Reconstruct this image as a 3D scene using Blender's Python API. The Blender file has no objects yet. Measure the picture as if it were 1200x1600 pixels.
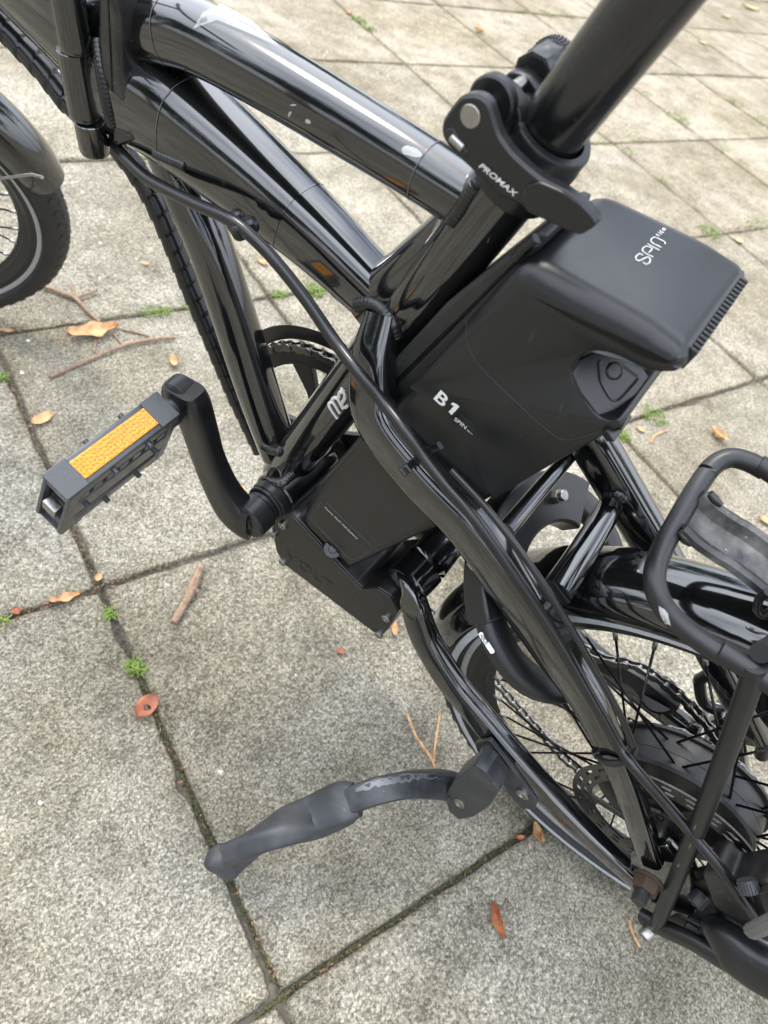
import bpy, bmesh, math, random
import numpy as np
from math import sin, cos, pi, radians, hypot, atan2, sqrt
from mathutils import Vector, Matrix
from mathutils.bvhtree import BVHTree
from mathutils.geometry import tessellate_polygon
random.seed(7); rng = np.random.default_rng(7)
S = bpy.context.scene; COL = S.collection

# ------------------------------------------------------------------ camera, sky, sun, exposure
FPX = 1157.9                                   # focal length in pixels of a 1200x1600 picture
CR = np.array([[0.8244809, 0.2694012, -0.4976487], [-0.5091308, 0.7370097, -0.4445250], [0.2470164, 0.6198707, 0.7448109]])
CC = np.array([-0.1403738, -0.5099625, 0.8158001])
cam = bpy.data.cameras.new('camera'); camo = bpy.data.objects.new('camera', cam); COL.objects.link(camo)
cam.sensor_fit = 'VERTICAL'; cam.sensor_height = 36.0; cam.sensor_width = 27.0
cam.lens = FPX / 1600 * 36.0; cam.clip_start = 0.01; cam.clip_end = 500
m4 = Matrix.Identity(4)
for i in range(3):
    for j in range(3): m4[i][j] = CR[i, j]
    m4[i][3] = CC[i]
camo.matrix_world = m4
cam.dof.use_dof = True; cam.dof.focus_distance = 0.56; cam.dof.aperture_fstop = 9.5
S.camera = camo

SUN_EL, SUN_AZ = radians(62), radians(100)      # azimuth measured from +X towards +Y
w = bpy.data.worlds.new('World'); S.world = w; w.use_nodes = True
nt = w.node_tree; bg = nt.nodes['Background']
sky = nt.nodes.new('ShaderNodeTexSky'); sky.sky_type = 'NISHITA'; sky.sun_disc = False
sky.sun_elevation = SUN_EL; sky.sun_rotation = pi / 2 - SUN_AZ
sky.air_density = 1.0; sky.dust_density = 2.5; sky.ozone_density = 1.0
# broken cloud over the clear sky: white where the noise is high
tc = nt.nodes.new('ShaderNodeTexCoord')
cn = nt.nodes.new('ShaderNodeTexNoise'); cn.inputs['Scale'].default_value = 2.1; cn.inputs['Detail'].default_value = 6
nt.links.new(tc.outputs['Generated'], cn.inputs['Vector'])
cr = nt.nodes.new('ShaderNodeValToRGB'); cr.color_ramp.elements[0].position = 0.30; cr.color_ramp.elements[1].position = 0.56
nt.links.new(cn.outputs['Fac'], cr.inputs['Fac'])
# overcast cloud is about three times as bright overhead as at the horizon
sz = nt.nodes.new('ShaderNodeSeparateXYZ'); nt.links.new(tc.outputs['Generated'], sz.inputs[0])
cz = nt.nodes.new('ShaderNodeMath'); cz.operation = 'MULTIPLY_ADD'; cz.use_clamp = False; nt.links.new(sz.outputs[2], cz.inputs[0]); cz.inputs[1].default_value = 1.02; cz.inputs[2].default_value = .42
cl_ = nt.nodes.new('ShaderNodeMixRGB'); cl_.blend_type = 'MULTIPLY'; cl_.inputs['Fac'].default_value = 1; cl_.inputs['Color1'].default_value = (12.2, 12.9, 14.2, 1); nt.links.new(cz.outputs[0], cl_.inputs['Color2'])
mx = nt.nodes.new('ShaderNodeMixRGB'); nt.links.new(cl_.outputs['Color'], mx.inputs['Color2'])
nt.links.new(cr.outputs['Color'], mx.inputs['Fac']); nt.links.new(sky.outputs['Color'], mx.inputs['Color1'])
nt.links.new(mx.outputs['Color'], bg.inputs['Color']); bg.inputs['Strength'].default_value = 0.15
sun = bpy.data.lights.new('sun', 'SUN'); sun.energy = 1.3; sun.angle = radians(14); sun.color = (1, 0.94, 0.85)
suno = bpy.data.objects.new('sun', sun); COL.objects.link(suno)
sd = Vector((cos(SUN_EL) * cos(SUN_AZ), cos(SUN_EL) * sin(SUN_AZ), sin(SUN_EL)))
suno.rotation_euler = sd.to_track_quat('Z', 'Y').to_euler()
S.view_settings.view_transform = 'Standard'; S.view_settings.look = 'None'
S.view_settings.exposure = 0.88; S.view_settings.gamma = 1.0; S.view_settings.use_curve_mapping = False

# ------------------------------------------------------------------ the place: ground frame and bicycle frame
BO = np.array([0.3674641, -0.5157908, 0.0])                 # ground under the rear axle
BF = np.array([-0.4001574, 0.9164464, 0.0])                 # forward
BY = np.array([-0.9073776, -0.3961976, -0.1403332])         # to the bicycle's left (it leans on its stand)
BU = np.array([-0.1286079, -0.0561554, 0.9901043])          # up in the bicycle's own plane
SX, SY = 0.466358, 0.466358 / 0.9578                        # paving pitch
def ray(px, py): return CR @ np.array([(px - 600) / FPX, -(py - 800) / FPX, -1.0])
def loc(wp): d = np.asarray(wp) - BO; return np.array([d @ BF, d @ BY, d @ BU])
CB = loc(CC)
def rayb(px, py): d = ray(px, py); return np.array([d @ BF, d @ BY, d @ BU])
def P(px, py, y=0.0):
    "point of the bicycle's plane at lateral offset y seen at a photo pixel"
    d = rayb(px, py); return CB + d * ((y - CB[1]) / d[1])
def PZ(px, py, z): d = rayb(px, py); return CB + d * ((z - CB[2]) / d[2])
VD = rayb(600, 800)
def depth(p): return float((np.asarray(p) - CB) @ np.array([CR[:, 2] @ BF, CR[:, 2] @ BY, CR[:, 2] @ BU])) * -1
def rad(p, wpx): return wpx / 2 * depth(p) / FPX
def G(px, py, z=0.0): d = ray(px, py); return CC + d * ((z - CC[2]) / d[2])

# ------------------------------------------------------------------ mesh helpers
def nrm(v): v = np.asarray(v, float); return v / (np.linalg.norm(v) + 1e-12)
class MB:
    def __init__(s): s.v = []; s.f = []
    def add(s, vs, fs):
        b = len(s.v); s.v += [tuple(map(float, x)) for x in vs]; s.f += [tuple(i + b for i in f) for f in fs]; return s
    def mesh(s, name, mat, smooth=True, angle=40):
        me = bpy.data.meshes.new(name); me.from_pydata(s.v, [], s.f)
        bm = bmesh.new(); bm.from_mesh(me); bmesh.ops.recalc_face_normals(bm, faces=bm.faces); bm.to_mesh(me); bm.free()
        if mat: me.materials.append(mat)
        if smooth:
            me.polygons.foreach_set('use_smooth', [True] * len(me.polygons))
            me.set_sharp_from_angle(angle=radians(angle))
            for p in me.polygons:
                if len(p.vertices) > 5: p.use_smooth = False
        return me
def link(name, me, parent=None, mat4=None):
    o = bpy.data.objects.new(name, me); COL.objects.link(o)
    if parent is not None: o.parent = parent
    if mat4 is not None: o.matrix_local = mat4
    return o
def obj(name, mb, mat, parent=None, angle=40, smooth=True): return link(name, mb.mesh(name, mat, smooth, angle), parent)
def tag(o, label=None, cat=None, group=None, kind=None):
    for k, v in (('label', label), ('category', cat), ('group', group), ('kind', kind)):
        if v: o[k] = v
    return o
def crom(pts, n):
    pts = [np.asarray(p, float) for p in pts]; out = []
    for i in range(len(pts) - 1):
        p0 = pts[max(i - 1, 0)]; p1 = pts[i]; p2 = pts[i + 1]; p3 = pts[min(i + 2, len(pts) - 1)]
        if i == 0: p0 = 2 * p1 - p2
        if i == len(pts) - 2: p3 = 2 * p2 - p1
        for k in range(n):
            t = k / n
            out.append(0.5 * (2 * p1 + (p2 - p0) * t + (2 * p0 - 5 * p1 + 4 * p2 - p3) * t * t + (3 * p1 - p0 - 3 * p2 + p3) * t ** 3))
    out.append(pts[-1]); return out
def sweep(mb, path, rads, seg=20, lat=1.0, pw=2.0, ref=(0, 1, 0), cap=True, rnd=0.0, mod=None, closed=False, twist=None):
    "tube along path; lat scales the section along ref; pw > 2 squares the section off"
    n = len(path); vs = []; fs = []
    for i in range(n):
        a = path[(i - 1) % n] if (closed or i > 0) else path[i]; b = path[(i + 1) % n] if (closed or i < n - 1) else path[i]
        t = nrm(b - a); r = np.asarray(ref, float); l = r - t * (r @ t)
        if np.linalg.norm(l) < 0.2: r = np.array([1.0, 0, 0.2]); l = r - t * (r @ t)
        l = nrm(l); u = np.cross(t, l)
        if twist: ta = twist(i / (n - 1)); l, u = l * cos(ta) + u * sin(ta), u * cos(ta) - l * sin(ta)
        for k in range(seg):
            th = 2 * pi * k / seg; c, s_ = cos(th), sin(th)
            m = (abs(c) ** pw + abs(s_) ** pw) ** (-1 / pw)
            q = mod(i, th) if mod else 1.0
            vs.append(path[i] + l * (c * m * rads[i] * lat * q) + u * (s_ * m * rads[i] * q))
    for i in range(n if closed else n - 1):
        for k in range(seg):
            k2 = (k + 1) % seg; j = (i + 1) % n
            fs.append((i * seg + k, i * seg + k2, j * seg + k2, j * seg + k))
    if cap and not closed:
        fs.append(tuple(range(seg))[::-1]); fs.append(tuple((n - 1) * seg + k for k in range(seg)))
    return mb.add(vs, fs)
def ptube(mb, spec, seg=20, n=6, **kw):
    "spec rows: px, py, y, width in px"
    q = []
    for px, py, y, wd in spec:
        p = P(px, py, y); q.append(np.append(p, rad(p, wd) * (2 ** (1 / kw.get('pw', 2.0) - .5)) ** .85))
    q = crom(q, n); path = [x[:3] for x in q]; sweep(mb, path, [max(x[3], 1e-4) for x in q], seg=seg, **kw)
    return path, [x[3] for x in q]
def wire(mb, pts, r, seg=10, n=6, **kw):
    path = crom(pts, n); return sweep(mb, path, [r] * len(path), seg=seg, **kw)
def lathe(mb, c, axis, prof, seg=40, ref=None, close=False):
    "prof rows: offset along axis, radius"
    axis = nrm(axis); r = np.asarray(ref if ref is not None else ((1, 0, 0) if abs(axis[0]) < .8 else (0, 0, 1)), float)
    e1 = nrm(r - axis * (r @ axis)); e2 = np.cross(axis, e1); vs = []; fs = []; n = len(prof)
    for h, rr in prof:
        for k in range(seg):
            a = 2 * pi * k / seg; vs.append(np.asarray(c) + axis * h + (e1 * cos(a) + e2 * sin(a)) * max(rr, 1e-5))
    for i in range(n if close else n - 1):
        for k in range(seg):
            k2 = (k + 1) % seg; j = (i + 1) % n
            fs.append((i * seg + k, i * seg + k2, j * seg + k2, j * seg + k))
    if not close:
        fs.append(tuple(range(seg))[::-1]); fs.append(tuple((n - 1) * seg + k for k in range(seg)))
    return mb.add(vs, fs)
def cyl(mb, a, b, r, seg=24, bev=0.0, r2=None):
    a = np.asarray(a, float); b = np.asarray(b, float); L = np.linalg.norm(b - a); r2 = r if r2 is None else r2
    pr = [(0, r - bev), (bev, r), (L - bev, r2), (L, r2 - bev)] if bev else [(0, r), (L, r2)]
    return lathe(mb, a, b - a, pr, seg)
def roundpoly(pts, r, k=4):
    "round the corners of a 2D polygon"
    pts = [np.asarray(p, float) for p in pts]; out = []; n = len(pts)
    rr = r if hasattr(r, '__len__') else [r] * n
    for i in range(n):
        a, b, c = pts[i - 1], pts[i], pts[(i + 1) % n]; u = nrm(a - b); v = nrm(c - b)
        d = min(rr[i], .45 * np.linalg.norm(a - b), .45 * np.linalg.norm(c - b))
        if d < 1e-6: out.append(b); continue
        p, q = b + u * d, b + v * d
        for t in np.linspace(0, 1, k + 1): out.append((1 - t) ** 2 * p + 2 * t * (1 - t) * b + t * t * q)
    return out
def inset(poly, d, wts=None):
    n = len(poly); ar = sum(poly[i - 1][0] * poly[i][1] - poly[i][0] * poly[i - 1][1] for i in range(n)); sg = 1 if ar > 0 else -1
    out = []
    for i in range(n):
        a, b, c = poly[i - 1], poly[i], poly[(i + 1) % n]
        u = nrm(b - a); v = nrm(c - b); n1 = np.array([-u[1], u[0]]) * sg; n2 = np.array([-v[1], v[0]]) * sg
        m = nrm(n1 + n2); k = max(0.5, m @ n1); out.append(b + m * (d * (wts[i] if wts is not None else 1)) / k)
    return out
def rprism(mb, poly, h0, h1, rd, fr, k=4, wts=None):
    "prism of a 2D polygon between heights h0 < h1 with rounded rims; fr(u, v, h) gives the 3D point"
    poly = [np.asarray(p, float) for p in poly]; loops = []
    if rd > 0:
        for i in range(k + 1): a = pi / 2 * i / k; loops.append((inset(poly, rd * (1 - sin(a)), wts), h0 + rd * (1 - cos(a))))
        for i in range(k + 1): a = pi / 2 * i / k; loops.append((inset(poly, rd * (1 - cos(a)), wts), h1 - rd * (1 - sin(a))))
    else: loops = [(poly, h0), (poly, h1)]
    n = len(poly); vs = [fr(p[0], p[1], h) for lp, h in loops for p in lp]; fs = []
    for i in range(len(loops) - 1):
        for j in range(n): j2 = (j + 1) % n; fs.append((i * n + j, i * n + j2, (i + 1) * n + j2, (i + 1) * n + j))
    if wts is None: fs.append(tuple(range(n))[::-1]); fs.append(tuple((len(loops) - 1) * n + j for j in range(n)))
    else:
        for tri in tessellate_polygon([[Vector((p[0], p[1], 0)) for p in poly]]): fs.append(tuple(tri)[::-1]); fs.append(tuple((len(loops) - 1) * n + j for j in tri))
    return mb.add(vs, fs)
def XZ(u, v, h): return (u, h, v)
def pxpoly(pts, y): return [P(a, b, y)[[0, 2]] for a, b in pts]
def plate(mb, pts, y0, y1, rd=.001, rc=0.0, yref=None, k=3):
    pl = pxpoly(pts, y1 if yref is None else yref)
    if rc: pl = roundpoly(pl, rc)
    return rprism(mb, pl, y0, y1, rd, XZ, k)
def box(mb, c, ax, half, rd=.001):
    ax = [nrm(a) for a in ax]; c = np.asarray(c, float)
    pl = roundpoly([(-half[0], -half[1]), (half[0], -half[1]), (half[0], half[1]), (-half[0], half[1])], rd, 3)
    return rprism(mb, pl, -half[2], half[2], rd * .9, lambda u, v, h: c + ax[0] * u + ax[1] * v + ax[2] * h, 3)
def hexbolt(mb, c, axis, r, h, seg=6): return lathe(mb, c, axis, [(0, r), (h * .8, r), (h, r * .86)], seg)
def capbolt(mb, c, axis, r, h):
    return lathe(mb, c, axis, [(0, r), (h * .75, r), (h * .95, r * .85), (h, r * .55), (h * .6, r * .5), (h * .58, 0)], 20)
def bvh(mb): return BVHTree.FromPolygons([Vector(v) for v in mb.v], mb.f)
def hit(tree, px, py, lift=0.0):
    d = nrm(rayb(px, py)); h = tree.ray_cast(Vector(CB), Vector(d))
    if h[0] is None: return None, None
    n = np.array(h[1]); n = n if n @ d < 0 else -n
    return np.array(h[0]) + n * lift, n

# ------------------------------------------------------------------ materials
def newmat(name):
    m = bpy.data.materials.new(name); m.use_nodes = True; t = m.node_tree
    return m, t, t.nodes['Principled BSDF']
def N(t, kind, **kw):
    n = t.nodes.new(kind)
    for k, v in kw.items():
        if k in n.inputs: n.inputs[k].default_value = v
        else: setattr(n, k, v)
    return n
def ramp(t, src, stops):
    r = t.nodes.new('ShaderNodeValToRGB'); e = r.color_ramp.elements
    while len(e) < len(stops): e.new(.5)
    for i, (p, c) in enumerate(stops): e[i].position = p; e[i].color = (*c, 1) if len(c) == 3 else c
    t.links.new(src, r.inputs['Fac']); return r
def g(v): return (v, v, v)
def noise(t, scale, detail=4, rough=.5, vec=None, stretch=None):
    n = N(t, 'ShaderNodeTexNoise', Scale=scale, Detail=detail, Roughness=rough)
    co = t.nodes.new('ShaderNodeTexCoord'); src = co.outputs['Object'] if vec is None else vec
    if stretch:
        mp = t.nodes.new('ShaderNodeMapping'); mp.inputs['Scale'].default_value = stretch; mp.inputs['Rotation'].default_value = (.5, .9, .3)
        t.links.new(src, mp.inputs['Vector']); src = mp.outputs['Vector']
    t.links.new(src, n.inputs['Vector']); return n
def dark(name, base, rough, dust=.10, dustcol=(.20, .19, .17), scr=.12, metal=0.0, coat=0.0, bump=0.0, bscale=900, spec=.5, rvar=.12):
    "worn dark finish: base colour, roughness, dust film, fine scratches, pale specks"
    m, t, b = newmat(name); L = t.links
    n1 = noise(t, 38, 5, .62); n2 = noise(t, 420, 3, .6); n3 = noise(t, 120, 3, .6, stretch=(1, 14, .25)); n4 = noise(t, 150, 3, .6, stretch=(12, .4, 1.2))
    film = ramp(t, n1.outputs['Fac'], [(.42, g(0)), (.78, g(dust))])
    spk = ramp(t, n2.outputs['Fac'], [(.69, g(0)), (.73, g(min(1, .12 + dust * 3)))])
    s1 = ramp(t, n3.outputs['Fac'], [(.695, g(0)), (.715, g(scr))]); s2 = ramp(t, n4.outputs['Fac'], [(.70, g(0)), (.72, g(scr * .8))])
    ad = N(t, 'ShaderNodeMixRGB', blend_type='ADD', Fac=1); L.new(film.outputs[0], ad.inputs[1]); L.new(spk.outputs[0], ad.inputs[2])
    ad2 = N(t, 'ShaderNodeMixRGB', blend_type='ADD', Fac=1); L.new(s1.outputs[0], ad2.inputs[1]); L.new(s2.outputs[0], ad2.inputs[2])
    ad3 = N(t, 'ShaderNodeMixRGB', blend_type='ADD', Fac=1); L.new(ad.outputs[0], ad3.inputs[1]); L.new(ad2.outputs[0], ad3.inputs[2])
    mxc = N(t, 'ShaderNodeMixRGB'); mxc.inputs[1].default_value = (*base, 1); mxc.inputs[2].default_value = (*dustcol, 1)
    L.new(ad3.outputs[0], mxc.inputs[0]); L.new(mxc.outputs[0], b.inputs['Base Color'])
    mr = N(t, 'ShaderNodeMapRange'); mr.inputs['From Min'].default_value = .35; mr.inputs['From Max'].default_value = .75
    mr.inputs['To Min'].default_value = rough; mr.inputs['To Max'].default_value = min(1, rough + rvar); L.new(n1.outputs['Fac'], mr.inputs['Value'])
    ra = N(t, 'ShaderNodeMath', operation='MULTIPLY_ADD'); L.new(ad3.outputs[0], ra.inputs[0]); ra.inputs[1].default_value = .6; L.new(mr.outputs[0], ra.inputs[2])
    L.new(ra.outputs[0], b.inputs['Roughness']); b.inputs['Metallic'].default_value = metal; b.inputs['Specular IOR Level'].default_value = spec; b.inputs['Coat Weight'].default_value = coat; b.inputs['Coat Roughness'].default_value = .04
    if bump:
        bn = noise(t, bscale, 2, .5); bp = N(t, 'ShaderNodeBump', Strength=bump, Distance=.0006); L.new(bn.outputs['Fac'], bp.inputs['Height']); L.new(bp.outputs[0], b.inputs['Normal'])
    elif rough < .2:
        bn = noise(t, 55, 3, .5); bp = N(t, 'ShaderNodeBump', Strength=.012, Distance=.0010); L.new(bn.outputs['Fac'], bp.inputs['Height']); L.new(bp.outputs[0], b.inputs['Normal'])
    return m
M = {}
M['paint'] = dark('gloss_black_paint', (.0035, .004, .0045), .085, dust=.016, scr=.14, rvar=.06, spec=.65, coat=1.0)
M['weld'] = dark('painted_weld', (.007, .0075, .008), .16, dust=.10, scr=.05, rvar=.12)
M['satin'] = dark('satin_black_plastic', (.0065, .0072, .0085), .30, dust=.012, scr=.06, bump=.10, bscale=1600, rvar=.1)
M['dock'] = dark('dusty_black_plastic', (.008, .0082, .008), .32, dust=.05, scr=.06, bump=.08, bscale=1300)
M['alloy'] = dark('anodised_black_alloy', (.0065, .007, .008), .27, dust=.02, scr=.10, rvar=.12)
M['rackpaint'] = dark('satin_rack_coating', (.0065, .007, .008), .34, dust=.02, scr=.06, bump=.08, bscale=700)
M['rubber'] = dark('black_rubber', (.010, .0105, .011), .5, dust=.08, scr=.03, bump=.15, bscale=600)
M['tyre'] = dark('tyre_rubber', (.011, .011, .011), .55, dust=.09, scr=.04, bump=.2, bscale=500)
M['foot'] = dark('grey_stand_rubber', (.028, .031, .036), .42, dust=.16, dustcol=(.26, .25, .23), scr=.06, bump=.1)
M['standmetal'] = dark('stand_alloy', (.022, .024, .028), .36, dust=.15, dustcol=(.28, .28, .27), scr=.18, bump=.1)
M['grime'] = dark('grimy_black_metal', (.010, .010, .010), .42, dust=.22, dustcol=(.13, .125, .115), scr=.12, bump=.3, bscale=400, metal=.0)
M['plate'] = dark('coated_cover_plate', (.008, .008, .0078), .26, dust=.06, dustcol=(.14, .135, .12), scr=.04, bump=.06, bscale=500)
M['pedal'] = dark('moulded_pedal_plastic', (.040, .043, .048), .25, dust=.08, scr=.08, rvar=.12)
M['cable'] = dark('cable_housing', (.006, .0063, .0068), .2, dust=.03, scr=.02)
def plain(name, col, rough, metal=0.0, **kw):
    m, t, b = newmat(name); b.inputs['Base Color'].default_value = (*col, 1); b.inputs['Metallic'].default_value = metal
    n = noise(t, 260, 4, .6); r = ramp(t, n.outputs['Fac'], [(.3, g(max(.02, rough - .08))), (.75, g(min(1, rough + .15)))])
    t.links.new(r.outputs[0], b.inputs['Roughness'])
    mxc = N(t, 'ShaderNodeMixRGB', blend_type='MULTIPLY', Fac=.35); mxc.inputs[1].default_value = (*col, 1)
    t.links.new(n.outputs['Fac'], mxc.inputs[2]); t.links.new(mxc.outputs[0], b.inputs['Base Color'])
    for k, v in kw.items(): b.inputs[k].default_value = v
    return m
M['steel'] = plain('zinc_steel', (.42, .41, .39), .34, 1.0)
M['chain'] = plain('chain_steel', (.24, .235, .22), .32, 1.0)
M['chaindark'] = plain('oily_chain_steel', (.12, .115, .11), .35, 1.0)
M['rotor'] = plain('rotor_steel', (.17, .165, .155), .42, 1.0)
M['rim'] = plain('rim_anodised', (.018, .018, .018), .34, 0.0)
M['rimedge'] = plain('pale_rim_edge', (.42, .42, .415), .4, 0)
M['rust'] = plain('rusty_nut', (.055, .032, .022), .75, .2)
M['white'] = plain('white_print', (.80, .80, .78), .5)
M['greyprint'] = plain('grey_print', (.045, .048, .052), .5); M['labelfilm'] = plain('label_film', (.016, .0165, .016), .22)
M['reflective'] = plain('reflective_stripe', (.60, .63, .66), .35)
M['chip'] = plain('bare_filler', (.40, .41, .395), .6)
M['linegrey'] = plain('film_edge_grey', (.09, .095, .10), .25)
M['braid'] = plain('braided_sleeve', (.15, .145, .14), .8)
M['spoke'] = plain('black_spoke', (.012, .012, .013), .3, .5)
def amber():
    m, t, b = newmat('amber_reflector')
    b.inputs['Base Color'].default_value = (.75, .22, .004, 1); b.inputs['Roughness'].default_value = .10
    b.inputs['Base Color'].default_value = (.62, .23, .003, 1); b.inputs['Transmission Weight'].default_value = .25; b.inputs['IOR'].default_value = 1.5
    n = noise(t, 500, 2, .5); r = ramp(t, n.outputs['Fac'], [(.30, (.62, .21, .0)), (.65, (.85, .36, .0))]); t.links.new(r.outputs[0], b.inputs['Base Color'])
    return m
M['amber'] = amber()
def concrete():
    m, t, b = newmat('exposed_aggregate_concrete'); L = t.links
    ge = t.nodes.new('ShaderNodeNewGeometry'); pos = ge.outputs['Position']; oi = t.nodes.new('ShaderNodeObjectInfo')
    v1 = N(t, 'ShaderNodeTexVoronoi', Scale=300); nd = noise(t, 300, 3, .6, pos)
    wp = N(t, 'ShaderNodeMixRGB', Fac=.006, blend_type='ADD'); L.new(pos, wp.inputs[1]); L.new(nd.outputs['Color'], wp.inputs[2]); L.new(wp.outputs[0], v1.inputs['Vector'])
    sx = t.nodes.new('ShaderNodeSeparateColor'); L.new(v1.outputs['Color'], sx.inputs[0])
    grain = ramp(t, sx.outputs[0], [(.0, (.11, .105, .085)), (.32, (.20, .19, .16)), (.55, (.33, .315, .27)), (.80, (.50, .48, .425)), (1, (.66, .64, .58))])
    n2 = noise(t, 360, 5, .72, pos); fine = ramp(t, n2.outputs['Fac'], [(.39, (.085, .080, .066)), (.50, (.205, .195, .165)), (.575, (.44, .425, .375)), (.66, (.68, .66, .60))])
    mixa = N(t, 'ShaderNodeMixRGB', Fac=.66); L.new(grain.outputs[0], mixa.inputs[1]); L.new(fine.outputs[0], mixa.inputs[2])
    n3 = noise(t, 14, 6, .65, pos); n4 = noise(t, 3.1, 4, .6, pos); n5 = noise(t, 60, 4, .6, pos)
    blot = ramp(t, n3.outputs['Fac'], [(.30, (.62, .60, .55)), (.50, (.95, .94, .90)), (.72, (1.20, 1.18, 1.12))])
    mul = N(t, 'ShaderNodeMixRGB', blend_type='MULTIPLY', Fac=1); L.new(mixa.outputs[0], mul.inputs[1]); L.new(blot.outputs[0], mul.inputs[2])
    # lichen film: greener and darker in patches
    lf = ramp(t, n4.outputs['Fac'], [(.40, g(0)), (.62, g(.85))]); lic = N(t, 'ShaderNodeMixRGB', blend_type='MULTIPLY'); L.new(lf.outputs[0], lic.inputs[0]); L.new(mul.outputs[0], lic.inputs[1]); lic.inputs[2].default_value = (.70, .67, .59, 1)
    sp = ramp(t, n5.outputs['Fac'], [(.27, (.55, .55, .52)), (.36, g(1))]); mul2 = N(t, 'ShaderNodeMixRGB', blend_type='MULTIPLY', Fac=.8); L.new(lic.outputs[0], mul2.inputs[1]); L.new(sp.outputs[0], mul2.inputs[2])
    tc2 = t.nodes.new('ShaderNodeTexCoord'); sp3 = t.nodes.new('ShaderNodeSeparateXYZ'); L.new(tc2.outputs['Generated'], sp3.inputs[0]); eds = []
    for ax3 in (0, 1):
        a3 = N(t, 'ShaderNodeMath', operation='SUBTRACT'); L.new(sp3.outputs[ax3], a3.inputs[0]); a3.inputs[1].default_value = .5
        b3 = N(t, 'ShaderNodeMath', operation='ABSOLUTE'); L.new(a3.outputs[0], b3.inputs[0]); eds.append(b3)
    e3 = N(t, 'ShaderNodeMath', operation='MAXIMUM'); L.new(eds[0].outputs[0], e3.inputs[0]); L.new(eds[1].outputs[0], e3.inputs[1])
    n6 = noise(t, 22, 5, .65, pos); e4 = N(t, 'ShaderNodeMath', operation='MULTIPLY_ADD'); L.new(n6.outputs['Fac'], e4.inputs[0]); e4.inputs[1].default_value = .075; L.new(e3.outputs[0], e4.inputs[2])
    ed = ramp(t, e4.outputs[0], [(.500, g(1)), (.535, (.66, .63, .55)), (.56, (.42, .40, .34))]); mul3 = N(t, 'ShaderNodeMixRGB', blend_type='MULTIPLY', Fac=.55); L.new(mul2.outputs[0], mul3.inputs[1]); L.new(ed.outputs[0], mul3.inputs[2]); mul2 = mul3
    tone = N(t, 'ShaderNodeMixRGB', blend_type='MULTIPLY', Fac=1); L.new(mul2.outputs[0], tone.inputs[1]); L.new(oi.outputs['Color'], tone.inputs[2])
    # a few pale pebbles
    v2 = N(t, 'ShaderNodeTexVoronoi', Scale=60); L.new(wp.outputs[0], v2.inputs['Vector']); s2 = t.nodes.new('ShaderNodeSeparateColor'); L.new(v2.outputs['Color'], s2.inputs[0])
    pk = N(t, 'ShaderNodeMath', operation='GREATER_THAN'); L.new(s2.outputs[1], pk.inputs[0]); pk.inputs[1].default_value = .985
    pd = N(t, 'ShaderNodeMath', operation='LESS_THAN'); L.new(v2.outputs['Distance'], pd.inputs[0]); pd.inputs[1].default_value = .17
    pm = N(t, 'ShaderNodeMath', operation='MULTIPLY'); L.new(pk.outputs[0], pm.inputs[0]); L.new(pd.outputs[0], pm.inputs[1])
    fin = N(t, 'ShaderNodeMixRGB'); L.new(pm.outputs[0], fin.inputs[0]); L.new(tone.outputs[0], fin.inputs[1]); fin.inputs[2].default_value = (.68, .66, .61, 1)
    L.new(fin.outputs[0], b.inputs['Base Color']); b.inputs['Roughness'].default_value = .92; b.inputs['Specular IOR Level'].default_value = .25
    bp = N(t, 'ShaderNodeBump', Strength=.55, Distance=.0022); hm = N(t, 'ShaderNodeMath', operation='ADD'); L.new(sx.outputs[0], hm.inputs[0]); L.new(n2.outputs['Fac'], hm.inputs[1]); L.new(hm.outputs[0], bp.inputs['Height']); L.new(bp.outputs[0], b.inputs['Normal'])
    return m
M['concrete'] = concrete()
def organic(name, cols, scale, rough=.8, bump=.3):
    m, t, b = newmat(name); ge = t.nodes.new('ShaderNodeNewGeometry'); n = noise(t, scale, 5, .65, ge.outputs['Position'])
    k = len(cols); r = ramp(t, n.outputs['Fac'], [(.28 + .44 * i / (k - 1), c) for i, c in enumerate(cols)]); t.links.new(r.outputs[0], b.inputs['Base Color'])
    b.inputs['Roughness'].default_value = rough
    bp = N(t, 'ShaderNodeBump', Strength=bump, Distance=.002); t.links.new(n.outputs['Fac'], bp.inputs['Height']); t.links.new(bp.outputs[0], b.inputs['Normal'])
    return m
M['soil'] = organic('joint_soil', [(.022, .019, .014), (.07, .06, .043), (.14, .12, .085)], 140)
M['litter'] = organic('brown_litter', [(.06, .03, .015), (.16, .085, .04), (.30, .17, .085)], 200, .8)
M['moss'] = organic('joint_moss', [(.02, .026, .008), (.05, .058, .016), (.09, .085, .03)], 320)
M['grass'] = organic('grass_blades', [(.06, .11, .012), (.13, .20, .025), (.22, .29, .06)], 90, .6, 0)
M['leaf_orange'] = organic('dry_orange_leaf', [(.28, .13, .05), (.48, .27, .125), (.62, .42, .23)], 130, .7)
M['leaf_red'] = organic('red_brown_leaf', [(.13, .03, .018), (.32, .095, .04), (.56, .28, .11)], 45, .55)
M['leaf_pale'] = organic('pale_dry_leaf', [(.40, .28, .13), (.55, .42, .22), (.66, .55, .33)], 120, .7)
M['bark'] = organic('twig_bark', [(.13, .08, .05), (.24, .155, .10), (.36, .26, .18)], 170, .75)

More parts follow.
